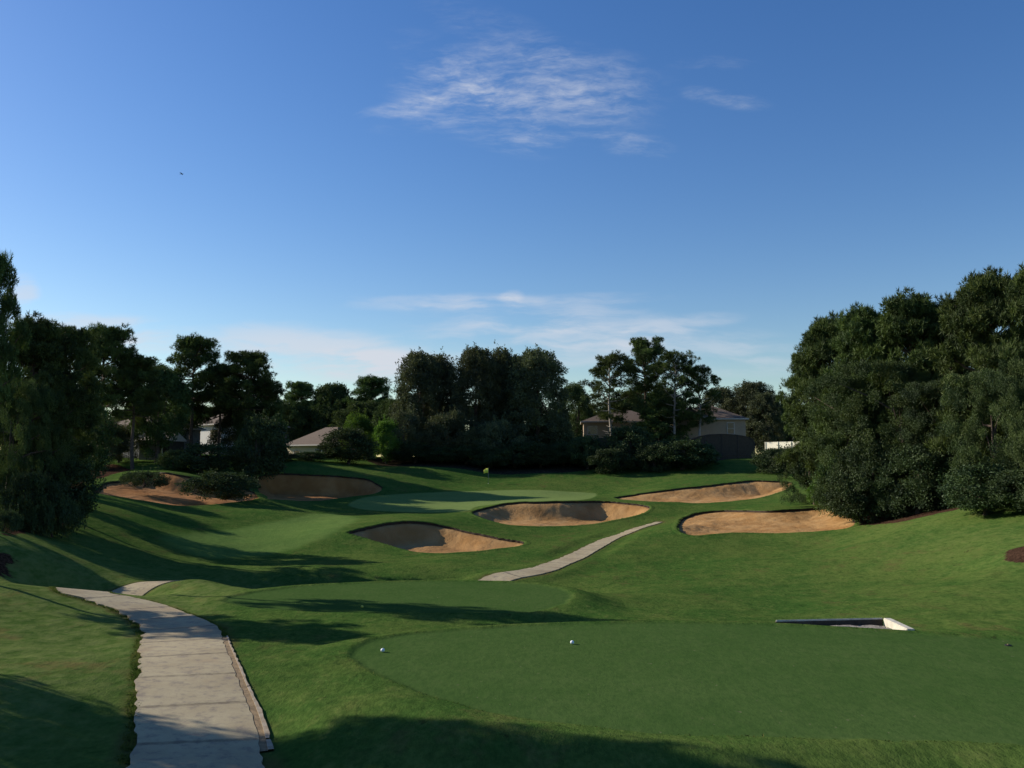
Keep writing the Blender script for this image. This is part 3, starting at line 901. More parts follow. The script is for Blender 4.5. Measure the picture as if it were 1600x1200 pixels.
def make_broad(h, rad, lo, nclump, seed, spiky=0.0, lumps=7, leaf=(.24, .14), nleaf=120, mat='oak', trunk=.3, cr=.75, lump=1.0):
    global rng
    rng = np.random.default_rng(seed)
    cz = lo + (h - lo) * .5; rz = (h - lo) * .5
    ld = unit(rng.normal(size=(lumps, 3))); ls = (.10 + .22 * rng.random(lumps)) * lump
    C, RD = [], []
    for i in range(nclump):
        d = unit(rng.normal(size=3))
        if d[2] < -.6 and rng.random() < .5: d[2] *= -1
        k = 1 + float((ls * np.clip((ld @ d - .55) / .45, 0, 1)).sum()) - .16 * lump + rng.normal(0, .06)
        rr = (.55 + .45 * rng.random() ** .5)
        wide = 1.0 - .22 * max(0, d[2])
        p = np.array([d[0] * rad * wide, d[1] * rad * wide, d[2] * rz]) * k * rr
        p[2] += cz
        p[2] = min(max(p[2], lo * .6 + .3), h - .3)
        C.append(p); RD.append(cr * (.75 + .6 * rng.random()))
    C = np.array(C); RD = np.array(RD)
    V, cl = blob_leaves(C, RD, nleaf, *leaf)
    if spiky:
        # feathery leading shoots stand out of the top of the crown
        Q, A_, K_ = [], [], []
        for i in range(int(46 * spiky)):
            a = rng.random() * 6.28; r = rad * .95 * rng.random() ** .6
            zt = cz + rz * math.sqrt(max(0, 1 - (r / rad) ** 2)) * .9
            ht = (.7 + 1.5 * rng.random()) * (cr / .75); m_ = 46
            q = rng.random(m_) ** 1.3
            rr = (.05 + .36 * (1 - q)) * (cr / .75) * np.sqrt(rng.random(m_)); an = rng.random(m_) * 6.28
            lx, ly = rng.normal(0, .22, 2)
            Q.append(np.c_[math.cos(a) * r + lx * q * ht + rr * np.cos(an), math.sin(a) * r + ly * q * ht + rr * np.sin(an), zt - .5 + (ht + .3) * q])
            A_.append(unit(np.c_[np.cos(an), np.sin(an), np.full(m_, 1.1)] + rng.normal(0, .45, (m_, 3)))); K_.append(np.full(m_, rng.random()))
        Q = np.vstack(Q); A_ = np.vstack(A_); K_ = np.concatenate(K_)
        V2 = leaf_quads(Q, A_, leaf[0] * (.6 + .8 * rng.random(len(Q))), leaf[1] * .9)
        V = np.vstack([V, V2]); cl = np.r_[cl, np.repeat(K_, 4)]
    t = np.linspace(0, 1, 8)
    top = lo + (h - lo) * .7
    tr = np.c_[np.cumsum(rng.normal(0, .08, 8)), np.cumsum(rng.normal(0, .08, 8)), t * top]; tr[:, :2] -= tr[0, :2]
    v, f = tube_np(tr, trunk * (1 - t) ** .7 + .05, 8)
    TV, TF = [v], [f]; off = len(v)
    for i in range(9):
        q = .25 + .65 * rng.random(); p0 = np.array([np.interp(q, t, tr[:, j]) for j in range(3)])
        e = C[rng.integers(len(C))]; e = p0 + (e - p0) * .85
        v, f = tube_np(np.array([p0, (p0 + e) / 2 + [0, 0, .2], e]), [trunk * .35, trunk * .22, .02], 5)
        TV.append(v); TF.append(f + off); off += len(v)
    return dict(V=V, cl=cl, TV=np.vstack(TV), TF=np.vstack(TF), mat=mat)

ROUND = ([0, .15, .4, .7, 1], [.75, 1.0, 1.0, .75, .3])
UMBR = ([0, .2, .5, .8, 1], [.55, .85, 1.0, .95, .45])
CONE = ([0, .1, .4, .7, 1], [.9, 1.0, .85, .6, .2])
PROTO_SPEC = {
 'pine_round': lambda: make_pine(15, .46, 4.2, 40, ROUND, 11, 4, 20),
 'pine_tall': lambda: make_pine(18, .58, 4.0, 34, UMBR, 12, 5, 20),
 'pine_open': lambda: make_pine(16, .40, 4.2, 26, UMBR, 13, 5, 20),
 'pine_full': lambda: make_pine(14, .12, 4.3, 62, ROUND, 14, 1, 24, pads=6),
 'pine_young': lambda: make_pine(12, .06, 3.6, 62, CONE, 15, 0, 20),
 'oak': lambda: make_broad(12, 4.2, 1.2, 290, 21, 0, 8, nleaf=135),
 'oak_wide': lambda: make_broad(10, 5.0, .8, 330, 22, 0, 9, nleaf=135),
 'oak_fine': lambda: make_broad(12, 4.2, .8, 250, 31, .4, 12, (.15, .085), 300, cr=.66, lump=1.7),
 'oak_fine_wide': lambda: make_broad(10, 5.0, .15, 320, 32, .4, 13, (.14, .08), 300, cr=.64, lump=1.7),
 'oak_low': lambda: make_broad(7.5, 3.6, .3, 210, 23, .2, 8, (.20, .12), 130),
 'laurel': lambda: make_broad(16, 4.2, 1.0, 380, 24, 1.5, 8, (.26, .14), 130, 'laurel'),
 'laurel_slim': lambda: make_broad(15, 3.0, .8, 290, 25, 1.2, 7, (.26, .14), 130, 'laurel'),
 'shrub': lambda: make_broad(3.0, 2.0, .05, 120, 26, .3, 6, (.14, .09), 110, 'shrub', .08, .42),
 'shrub_low': lambda: make_broad(1.7, 2.6, .02, 120, 27, .2, 7, (.13, .085), 110, 'shrub', .06, .38),
 'shrub_tall': lambda: make_broad(4.6, 2.2, .05, 150, 28, .8, 7, (.16, .10), 115, 'shrub', .1, .5),
 'fresh': lambda: make_broad(4.2, 1.9, .05, 120, 29, .5, 6, (.17, .10), 105, 'fresh', .09, .45),
}
PROTO = {}
def proto(kind):
    if kind not in PROTO:
        d = PROTO_SPEC[kind]()
        V = d['V']
        size = (np.percentile(np.hypot(V[:, 0], V[:, 1]), 97) * 2, np.percentile(V[:, 2], 99.7))
        PROTO[kind] = [None, None, size, d]
    return PROTO[kind]

def plant(kind, px, ty, d, wpx, name, label, cat, group=None, mat=None, bark='bark', rz=None, xoff=None):
    """a tree whose top stands at pixel (px, ty) and whose foot stands on the land at distance d"""
    p = proto(kind)
    x, y, zt = at(px, ty, d)
    z0 = gz(x, y) - .08
    h = zt - z0
    w = wpx / FPX * d
    sx = w / p[2][0]; sz = h / p[2][1]
    # keep leaves from stretching into streaks
    a = (random.random() * 6.28) if rz is None else rz
    root = empty(name, (x, y, z0), a)
    root.scale = (sx, sx, sz)
    tag(root, label, cat, group)
    wood = 'stems' if cat == 'shrub' else 'trunk'
    if p[0] is None:
        dd = p[3]
        F = np.arange(len(dd['V']), dtype=np.int32).reshape(-1, 4)
        p[0] = mesh_np('crown', dd['V'], F, M[dd['mat']], root, attrs={'clump': dd['cl']})
        p[1] = mesh_np(wood, dd['TV'], dd['TF'], M[bark], root, smooth=True)
        p[3] = None
    else:
        for src, nm in ((p[0], 'crown'), (p[1], wood)):
            c = src.copy(); col.objects.link(c); c.parent = root; c.name = nm
            if nm != 'crown' and bark != 'bark':
                c.material_slots[0].link = 'OBJECT'; c.material_slots[0].material = M[bark]
    for c in root.children:
        if c.name.startswith('crown'):
            c.material_slots[0].link = 'OBJECT' if mat else 'DATA'
            if mat: c.material_slots[0].material = M[mat]
    return root


# ------------------------------------------------------------------ trees and shrubs
G_L = 'trees of the left bank'; G_B = 'trees behind the green'; G_R = 'trees of the right bank'
T = 'tree'; S = 'shrub'
PLANTS = [
 # kind, px, top y, distance, width px, name, label, category, group
 ('pine_round', -14, 396, 39.6, 105, 'pine_tree', 'tallest pine cut by the left picture edge', T, G_L),
 ('pine_full', 52, 500, 53, 160, 'pine_tree', 'big dense pine with drooping foliage next to the pine cut by the left edge', T, G_L),
 ('oak_fine_wide', 20, 590, 49, 190, 'oak_tree', 'broad dark oak filling the space under the left edge pines', T, G_L),
 ('pine_round', 112, 512, 56, 115, 'pine_tree', 'dark pine close behind the big drooping pine on the left', T, G_L),
 ('pine_round', 166, 511, 104, 125, 'pine_tree', 'dark round topped pine on the left with a bare trunk above the bunker end', T, G_L),
 ('pine_round', 214, 556, 106, 95, 'pine_tree', 'shorter dark pine leaning out right of the round topped one on the left', T, G_L),
 ('oak', 250, 572, 112, 95, 'oak_tree', 'dark oak in the dip between the left pines', T, G_L),
 ('oak', 112, 610, 63, 130, 'oak_tree', 'low dark oak under the left pines beside the far bunker end', T, G_L),
 ('pine_round', 306, 527, 117, 100, 'pine_tree', 'pine with a rounded head standing clear above the white house wall', T, G_L),
 ('pine_round', 346, 570, 119, 80, 'pine_tree', 'thin pine behind the one with the rounded head on the left', T, G_L),
 ('pine_round', 388, 549, 115, 108, 'pine_tree', 'full dark pine above the left shaded bunkers', T, G_L),
 ('oak_wide', 402, 592, 118, 80, 'oak_tree', 'dark oak at the right end of the left group, beside the small tiled house', T, G_L),
 ('oak', 275, 596, 122, 90, 'oak_tree', 'oak behind the grey shed at left', T, G_L),
 # beyond the small tiled house
 ('pine_round', 472, 597, 168, 75, 'pine_tree', 'distant round pine behind the small tiled house, left one of the pair', T, G_B),
 ('oak_wide', 520, 600, 165, 95, 'oak_tree', 'distant oak between two round pines behind the small tiled house', T, G_B),
 ('pine_round', 582, 589, 162, 78, 'pine_tree', 'distant round pine behind the small tiled house, the taller right one', T, G_B),
 ('oak', 452, 628, 164, 75, 'oak_tree', 'green oak at the left gable of the small tiled house', T, G_B),
 ('oak', 505, 620, 166, 85, 'oak_tree', 'green oak above the roof of the small tiled house', T, G_B),
 ('oak', 565, 628, 150, 85, 'oak_tree', 'green oak right of the small tiled house roof', T, G_B),
 ('oak', 618, 625, 146, 70, 'oak_tree', 'green oak left behind the tall dark grove', T, G_B),
 ('oak_low', 562, 646, 136, 70, 'oak_tree', 'light green small tree right of the small tiled house', T, G_B, 'fresh'),
 ('shrub_tall', 604, 655, 131, 48, 'bush', 'light green upright bush left of the tall dark grove', S, G_B, 'fresh'),
 # the tall dark grove
 ('laurel', 655, 551, 141, 100, 'laurel_tree', 'left tree of the tall dark grove behind the green', T, G_B),
 ('laurel_slim', 690, 556, 145, 80, 'laurel_tree', 'slim tree second from left in the tall dark grove', T, G_B),
 ('laurel', 742, 544, 140, 100, 'laurel_tree', 'tallest tree in the middle of the dark grove behind the green', T, G_B),
 ('laurel_slim', 785, 546, 144, 80, 'laurel_tree', 'slim spiky tree right of the tallest in the dark grove', T, G_B),
 ('laurel', 838, 547, 140, 118, 'laurel_tree', 'right tree of the tall dark grove behind the green', T, G_B),
 ('laurel', 806, 560, 149, 110, 'laurel_tree', 'rear tree in the right half of the tall dark grove', T, G_B),
 ('oak_low', 632, 640, 134, 80, 'oak_tree', 'low tree at the left foot of the tall dark grove', T, G_B, 'laurel'),
 ('oak_low', 700, 640, 135, 90, 'oak_tree', 'low tree at the middle foot of the tall dark grove', T, G_B, 'laurel'),
 ('oak_low', 770, 655, 135, 90, 'oak_tree', 'low tree at the foot of the grove, above the yellow flag', T, G_B, 'laurel'),
 ('oak_low', 868, 640, 143, 60, 'oak_tree', 'low tree at the right foot of the tall dark grove', T, G_B, 'laurel'),
 # pines right of the grove
 ('pine_open', 952, 553, 151, 82, 'pine_tree', 'left pine of the three tall ones, before the beige house', T, G_B, None, 'pale_bark'),
 ('pine_tall', 1005, 527, 154, 78, 'pine_tree', 'tallest middle pine of the three between the beige houses', T, G_B),
 ('pine_open', 1052, 548, 147, 78, 'pine_tree', 'right pine of the three tall ones, left of the second beige house', T, G_B),
 ('pine_open', 1092, 572, 147, 70, 'pine_tree', 'short pine with side tufts before the second beige house gable', T, G_B),
 ('oak', 900, 600, 174, 66, 'oak_tree', 'oak between the dark grove and the tall pines', T, G_B),
 ('oak', 985, 612, 176, 100, 'oak_tree', 'distant oak behind the first beige house', T, G_B),
 ('oak', 1040, 606, 178, 90, 'oak_tree', 'distant oak between the two beige houses', T, G_B),
 ('laurel', 1168, 598, 172, 90, 'laurel_tree', 'dark dense tree behind the second beige house', T, G_B),
 ('oak', 1128, 606, 176, 80, 'oak_tree', 'distant dark tree rising over the roof of the second beige house', T, G_B, 'laurel'),
 ('laurel', 1200, 615, 165, 65, 'laurel_tree', 'dark tree left of the utility pole', T, G_B),
 ('oak', 1232, 625, 168, 60, 'oak_tree', 'distant tree behind the utility pole and pale fence', T, G_B),
 ('shrub_tall', 985, 664, 131, 80, 'bush', 'dark rounded bush below the first beige house', S, G_B),
 ('pine_young', 1032, 615, 149, 85, 'pine_tree', 'young bushy pine between the beige houses', T, G_B),
 ('shrub_tall', 1065, 686, 128, 115, 'bush', 'wide dark bush left of the screened patio', S, G_B),
 ('shrub_tall', 918, 680, 131, 65, 'bush', 'dark bush at the edge of the grove under the first beige house', S, G_B),
 ('shrub', 1020, 690, 127, 70, 'bush', 'dark bush in the middle of the hedge under the tall pines', S, G_B),
 ('shrub', 950, 700, 127, 70, 'bush', 'small dark bush on the bank below the left tall pine', S, G_B),
 ('shrub_tall', 880, 695, 134, 70, 'bush', 'dark bush before the low dark roof in the grove', S, G_B),
 ('shrub', 1095, 692, 133, 60, 'bush', 'small dark bush at the foot of the screened patio', S, G_B),
 ('shrub', 1205, 699, 121, 78, 'bush', 'low green bush before the pale fence, left one', S, G_B),
 ('shrub', 1246, 696, 110, 70, 'bush', 'green bush before the pale fence, at the edge of the right trees', S, G_B),
 # shrubs at left
 ('shrub_tall', 98, 715, 52, 105, 'bush', 'dark bush at the foot of the drooping left pine', S, G_L),
 ('shrub', 45, 735, 47, 90, 'bush', 'dark bush under the left edge trees', S, G_L),
 ('shrub_low', 85, 768, 47.5, 95, 'bush', 'low dark bush on the slope above the long shadows', S, G_L),
 ('shrub_low', 8, 793, 42, 60, 'bush', 'low dark bush beside the left mulch patch', S, G_L),
 ('shrub_low', 225, 733, 88, 78, 'bush', 'low dark bush on the rim of the far left bunker', S, G_L),
 ('shrub', 355, 736, 86, 118, 'bush', 'rounded dark bush spilling between the two left bunkers', S, G_L),
 ('shrub_tall', 318, 692, 103, 90, 'bush', 'bush on the bank behind the far left bunker', S, G_L),
 ('shrub', 270, 702, 103, 55, 'bush', 'small green bush beside the grey shed', S, G_L, 'oak'),
 ('shrub_tall', 405, 650, 106, 85, 'bush', 'dark tall bush left of the small tiled house', S, G_L),
 ('shrub_tall', 545, 668, 126, 88, 'bush', 'large dark bush in front of the small tiled house', S, G_B),
 ('shrub', 482, 705, 124, 70, 'bush', 'dark bush under the cream wall of the small tiled house', S, G_B),
 ('shrub', 440, 706, 120, 60, 'bush', 'dark bush behind the shaded bunker left of the green', S, G_B),
 # right bank
 ('pine_round', 1262, 556, 86, 85, 'pine_tree', 'pine at the left end of the right bank, beside the utility pole', T, G_R),
 ('pine_full', 1300, 498, 79, 140, 'pine_tree', 'pine at the stepped left shoulder of the right bank trees', T, G_R),
 ('pine_full', 1345, 486, 71, 155, 'pine_tree', 'green full pine on the right bank behind the wide bunker', T, G_R),
 ('pine_full', 1415, 464, 67, 175, 'pine_tree', 'tall full pine in the middle of the right bank', T, G_R),
 ('pine_full', 1480, 472, 66, 160, 'pine_tree', 'dark full pine right of the middle pine on the right bank', T, G_R),
 ('pine_full', 1548, 430, 58, 180, 'pine_tree', 'highest full pine of the right bank, near the picture edge', T, G_R),
 ('pine_full', 1625, 415, 55, 150, 'pine_tree', 'pine cut by the right picture edge', T, G_R),
 ('oak_fine', 1268, 630, 80, 100, 'oak_tree', 'brownish oak hanging over the left end of the right bank', T, G_R),
 ('oak_fine', 1330, 585, 68, 160, 'oak_tree', 'green oak standing behind the wide bunker on the right', T, G_R),
 ('oak_fine', 1410, 565, 64, 190, 'oak_tree', 'green oak in the middle of the right bank, under the tall pine', T, G_R),
 ('oak_fine', 1468, 600, 62, 150, 'oak_tree', 'dark oak in the shade of the right bank', T, G_R, 'shrub'),
 ('oak_fine_wide', 1545, 585, 53, 210, 'oak_tree', 'wide round oak standing forward on the right bank', T, G_R),
 ('oak_fine_wide', 1640, 560, 47, 160, 'oak_tree', 'oak cut by the right picture edge, below the pine', T, G_R),
 ('oak_low', 1360, 680, 64, 120, 'oak_tree', 'small dark tree beside the right end of the wide bunker', T, G_R, 'shrub'),
 ('oak_low', 1430, 690, 61, 130, 'oak_tree', 'small dark tree over the mulch on the right bank', T, G_R, 'shrub'),
 ('shrub', 1287, 746, 77, 45, 'bush', 'small bright green bush above the wide bunker', S, G_R, 'fresh'),
 ('shrub_tall', 1342, 735, 64.5, 95, 'bush', 'dark bush touching the right end of the wide bunker', S, G_R),
 ('shrub_tall', 1310, 715, 70, 70, 'bush', 'green bush behind the wide bunker, left of the dark one', S, G_R, 'oak'),
 ('shrub', 1400, 748, 62, 80, 'bush', 'dark bush in the shade at the middle of the right bank', S, G_R),
 ('shrub', 1460, 740, 60, 80, 'bush', 'dark bush left of the wide forward oak', S, G_R),
 ('shrub_tall', 1535, 722, 51.5, 120, 'bush', 'dark bush at the foot of the wide forward oak', S, G_R),
 ('shrub_tall', 1605, 730, 48.5, 120, 'bush', 'dark bush at the foot of the oak cut by the right edge', S, G_R),
 # trees past the left picture edge, whose shade falls across the foreground
 ('oak', -593, 20, 20.2, 470, 'oak_tree', 'oak past the left picture edge shading the near path', T, G_L),
 ('pine_tall', -557, 64, 23.7, 250, 'pine_tree', 'tall pine past the left picture edge shading the foot of the near tee', T, G_L),
 ('oak_low', 25, 640, 74, 120, 'oak_tree', 'low dark tree behind the broad oak at the left edge', T, G_L, 'laurel'),
 ('oak_low', 95, 652, 82, 90, 'oak_tree', 'low dark tree between the left edge trees and the grey house', T, G_L, 'laurel'),
 ('pine_round', -125, 560, 33, 180, 'pine_tree', 'shorter pine past the left picture edge shading the bend of the path', T, G_L),
 ('oak_low', 188, 662, 112, 62, 'oak_tree', 'low tree in front of the grey house at far left', T, G_L, 'laurel'),
 ('oak', 150, 655, 108, 90, 'oak_tree', 'low oak behind the trunks above the far left bunker', T, G_L, 'laurel'),
 ('oak_low', 205, 648, 124, 90, 'oak_tree', 'low tree behind the grey shed, left side', T, G_L, 'laurel'),
 ('oak_low', 375, 640, 121, 90, 'oak_tree', 'low tree behind the trunk of the full dark pine', T, G_L, 'laurel'),
 ('oak_low', 414, 655, 116, 60, 'oak_tree', 'low dark tree left of the cream wall of the small tiled house', T, G_L, 'laurel'),
]
for row in PLANTS:
    plant(*row)

for px, ty, d, w in ((648,690,128.5,75),(690,698,129,70),(728,694,130,80),(765,700,128,70),(805,690,130,85),(845,694,130,80),(890,690,132,75),(925,700,130,70),
                     (640,672,137,75),(685,668,139,75),(728,672,138,75),(772,668,139,75),(815,672,138,75),(858,668,139,75)):
    plant('shrub_tall', px, ty, d + 3.5, w, 'bush', 'dark bush lost in the shade at the foot of the tall dark grove', S, 'undergrowth of the tall dark grove')

# far tree line that closes the horizon behind the houses
far = random.Random(3)
FAR_KIND = ['oak', 'oak_wide', 'pine_round', 'laurel', 'oak']
for i in range(26):
    px = 40 + i * 58 + far.uniform(-14, 14)
    d = far.uniform(195, 235)
    ty = 628 + far.uniform(-10, 14)
    k = FAR_KIND[i % 5]
    plant(k, px, ty, d, far.uniform(70, 95), 'far_tree', 'far tree of the hazy line closing the view behind the houses', T, 'far tree line behind the houses')

# ------------------------------------------------------------------ houses
def hip_roof(m, x0, x1, y0, y1, z, h, ov=.5, gable=None, th=.18):
    """hip roof over a rectangle, ridge along the longer side; gable = 'left'/'right' keeps that end upright"""
    x0 -= ov; x1 += ov; y0 -= ov; y1 += ov
    w = (y1 - y0) / 2; yc = (y0 + y1) / 2
    a = x0 + (w if gable != 'left' else 0); b = x1 - (w if gable != 'right' else 0)
    V = [(x0, y0, z), (x1, y0, z), (x1, y1, z), (x0, y1, z), (a, yc, z + h), (b, yc, z + h)]
    V += [(x, y, zz - th) for x, y, zz in V[:4]]
    F = [(0, 1, 5, 4), (2, 3, 4, 5), (3, 0, 4), (1, 2, 5), (6, 7, 1, 0), (7, 8, 2, 1), (8, 9, 3, 2), (9, 6, 0, 3), (9, 8, 7, 6)]
    m.faces(V, F)

def window(root, x, y, z, w, h, axis='y', trim='trim'):
    """framed window on a wall facing -y (axis y) or -x (axis x)"""
    m = MB()
    def bx(cx, cz, sx, sz, o):
        if axis == 'y': m.box((x + cx, y - o, z + cz), (sx, .08, sz))
        else: m.box((x - o, y + cx, z + cz), (.08, sx, sz))
    t = .12
    bx(-w / 2 - t / 2, 0, t, h + 2 * t, .03); bx(w / 2 + t / 2, 0, t, h + 2 * t, .03)
    bx(0, h / 2 + t / 2, w - .004, t, .03); bx(0, -h / 2 - t / 2, w - .004, t, .033)
    bx(0, 0, w - .004, .06, .026)
    f = m.build('window', M[trim], root)
    p = MB()
    if axis == 'y': p.box((x, y - .012, z), (w - .01, .03, h - .01))
    else: p.box((x - .012, y, z), (.03, w - .01, h - .01))
    p.build('pane', M['glass'], f)

def house(px, d, rz, W, D, H, roof_h, wallm, name, label, gable=None, wins=(), z0=None, ext=None):
    x, y, _ = at(px, 700, d)
    root = empty(name, (x, y, (gz(x, y) if z0 is None else z0)), rz)
    tag(root, label, 'house', 'houses beyond the golf hole')
    m = MB(); m.box((0, D / 2, H / 2 - .4), (W, D, H + .8)); m.build('wall', M[wallm], root)
    r = MB(); hip_roof(r, -W / 2, W / 2, 0, D, H + .14, roof_h, .5, gable); ro = r.build('roof', M['shingle'], root)
    f = MB()
    for (cx, cy, sx, sy) in ((0, -.53, W + 1.10, .04), (0, D + .53, W + 1.10, .04), (-W / 2 - .53, D / 2, .04, D + 1.02), (W / 2 + .53, D / 2, .04, D + 1.02)):
        f.box((cx, cy, H + .06), (sx, sy, .22))
    f.build('fascia', M['trim'], root)
    if gable:
        g = MB(); s = -1 if gable == 'left' else 1
        gx = s * (W / 2 + .0)
        g.faces([(gx, -.3, H + .1), (gx, D + .3, H + .1), (gx, D / 2, H + roof_h * .9),
                 (gx - s * .12, -.3, H + .1), (gx - s * .12, D + .3, H + .1), (gx - s * .12, D / 2, H + roof_h * .9)],
                [(0, 1, 2), (5, 4, 3), (0, 3, 4, 1), (1, 4, 5, 2), (2, 5, 3, 0)])
        g.build('gable_wall', M[wallm], root)
    for w in wins: window(root, *w)
    return root

house(486, 141, R(-35), 12, 9, 2.9, 3.0, 'cream', 'bungalow', 'small one storey house with brown tiled roof and cream lit wall behind dark bushes',
      wins=((-3.4, 0, 1.5, 1.3, 1.2), (1.8, 0, 1.5, 1.4, 1.3)), z0=5.0)
house(972, 158, R(-4), 14, 10, 6.5, 2.3, 'stucco', 'two_storey_house', 'beige two storey house behind the left of the three tall pines',
      wins=((-5.4, 0, 5.0, 1.6, 1.4), (-1.8, 0, 5.0, 1.2, 1.3), (2.5, 0, 5.0, 1.2, 1.3), (-5.0, 0, 1.6, 1.4, 1.5)), z0=6.0)
h3 = house(1110, 152, R(-5), 12.4, 10, 6.8, 2.6, 'stucco', 'two_storey_house', 'beige two storey house behind the screened patio, with a front facing window at right',
      wins=((3.6, 0, 5.2, 1.1, 1.9), (-3.2, 0, 5.2, 1.1, 1.4), (0.2, 0, 1.5, 1.2, 1.4)), z0=5.9)
# projecting wing with its own gable roof on that house
w_ = MB(); w_.box((-3.6, -.75, 2.9), (4.9, 1.5, 7.4)); w_.build('wing_wall', M['stucco'], h3)
w_ = MB()
w_.faces([(-6.5, -2.0, 6.75), (-.7, -2.0, 6.75), (-.7, 4.6, 6.75), (-6.5, 4.6, 6.75), (-3.6, -1.2, 9.0), (-3.6, 5, 9.0)],
         [(0, 1, 4), (1, 2, 5, 4), (3, 0, 4, 5), (2, 3, 5), (3, 2, 1, 0)])
w_.build('wing_roof', M['shingle'], h3)
h4 = house(318, 131, R(-38), 9, 9, 5.6, 2.2, 'white', 'two_storey_house', 'white house with a bright sunlit wall behind the left round headed pine',
      wins=((2.4, 0, 4.2, 1.1, 1.2), (-2.6, 0, 1.5, 1.2, 1.3)), z0=5.2)
h5 = house(190, 118, R(-30), 10, 9, 4.8, 2.2, 'greywall', 'two_storey_house', 'grey house seen in pieces between the trunks at far left',
      wins=((-2.4, 0, 3.0, 1.1, 1.2), (2.4, 0, 3.0, 1.1, 1.2)), z0=5.0)
house(395, 157, R(-10), 9, 8, 6.2, 2.2, 'greywall', 'two_storey_house', 'grey house hidden behind the dark pines left of the small tiled house',
      wins=((-1.5, 0, 4.6, 1.1, 1.2),), z0=5.4)

def shed(px, d, rz, W, D, H):
    x, y, _ = at(px, 700, d)
    root = empty('garden_shed', (x, y, gz(x, y)), rz)
    tag(root, 'grey shed with a pale edged pitched roof behind the far left bunker', 'shed')
    MB().box((-W * .19, D / 2, H / 2 - .3), (W * .62, D, H + .6)).build('front_wall', M['greywall'], root)
    MB().box((W * .31, D / 2 + .1, H / 2 - .3), (W * .38 - .004, D - .2, H + .6)).build('dark_opening', M['screen'], root)
    r = MB(); hip_roof(r, -W / 2, W / 2, 0, D, H + .1, 1.1, .25, 'right', .12); r.build('roof', M['trim'], root)
    MB().box((W * .30, -.05, H / 2), (.12, .12, H)).build('post', M['trim'], root)
shed(240, 114, R(-14), 4.4, 3.4, 2.5)

def screen_room(px, d, W, D, H, top, label, arch=True, rz=0.):
    """dark mesh enclosure over a patio: bronze bars with dark mesh between them"""
    x, y, _ = at(px, 700, d)
    root = empty('screened_patio', (x, y, gz(x, y) - .1), rz)
    tag(root, label, 'patio enclosure', 'screened patios behind the green')
    n = 8
    prof = [(-W / 2, 0), (-W / 2, H)]
    for i in range(n + 1):
        a = math.pi * i / n
        prof.append((-W / 2 * math.cos(a) * .999, H + (top - H) * math.sin(a) ** .8))
    prof += [(W / 2, H), (W / 2, 0)]
    pts = []
    for q in prof:
        if not pts or (abs(q[0] - pts[-1][0]) + abs(q[1] - pts[-1][1])) > .05: pts.append(q)
    m = MB(); k = len(pts)
    V = [(p[0], 0, p[1]) for p in pts] + [(p[0], D, p[1]) for p in pts]
    m.faces(V, [tuple(range(k))] + [(i, i + 1, k + i + 1, k + i) for i in range(k - 1)])
    m.build('mesh_skin', M['screen'], root)
    f = MB()
    for i in range(5):
        xx = -W / 2 + W * i / 4
        zz = np.interp(xx, [p[0] for p in pts[1:-1]], [p[1] for p in pts[1:-1]])
        f.box((xx * .985, -.04, zz / 2), (.09, .07, zz))
    for a, b in zip(pts[1:-2], pts[2:-1]):
        f.tube([(a[0], -.04, a[1]), (b[0], -.04, b[1])], .06, 6)
    f.box((0, -.045, 1.0), (W - .2, .06, .08))
    f.build('frame', M['bronze'], root)
screen_room(1128, 140, 10.6, 5, 2.7, 4.3, 'dark arched screened patio in front of the second beige house', rz=R(-4))
screen_room(838, 156, 10.5, 6, 2.6, 4.2, 'dark screened patio barely visible inside the tall dark grove', rz=R(3))
screen_room(965, 149, 9, 6, 2.7, 4.0, 'dark screened patio below the first beige house, behind the bushes', rz=R(-3))

def fence():
    a = np.array([40.6, 137.6, 0]); b = np.array([45.0, 131.6, 0])
    z = max(gz(*a[:2]), gz(*b[:2]))
    root = empty('vinyl_fence', (a[0], a[1], 0)); tag(root, 'pale cream fence lit by the sun beside the right bank trees', 'fence')
    L = np.linalg.norm((b - a)[:2]); ang = math.atan2(b[1] - a[1], b[0] - a[0])
    root.rotation_euler = (0, 0, ang)
    zt = at(1225, 690.5, 134.5)[2]; zb = zt - 2.3
    m = MB()
    for i in range(int(L / .16)):
        m.box((.08 + i * .16, 0, (zt + zb) / 2 - .05), (.150, .025, zt - zb))
    m.build('panel', M['vinyl'], root)
    r = MB(); r.box((L / 2, -.002, zt - .02), (L, .07, .10)); r.build('rail', M['vinyl'], root)
    for i in range(int(L / 2.4) + 1):
        MB().box((i * 2.4, -.06, (zt + zb) / 2 + .06), (.13, .13, zt - zb), bev=.015).build('post', M['vinyl'], root)
fence()

# utility pole
x, y, zt = at(1237, 603, 146)
root = empty('utility_pole', (x, y, gz(x, y))); tag(root, 'thin dark utility pole rising left of the right bank trees', 'pole')
MB().tube([(0, 0, -.3), (0, 0, (zt - gz(x, y)) * .5), (0.02, 0, zt - gz(x, y))], [.14, .12, .09], 10).build('shaft', M['wood'], root, True)
m = MB(); m.box((0, -.12, zt - gz(x, y) - .9), (1.5, .09, .11), bev=.01); m.build('crossarm', M['wood'], root)
for sx in (-.6, .6):
    MB().tube([(sx, -.12, zt - gz(x, y) - .84), (sx, -.12, zt - gz(x, y) - .70)], [.05, .035], 8).build('insulator', M['white'], root)

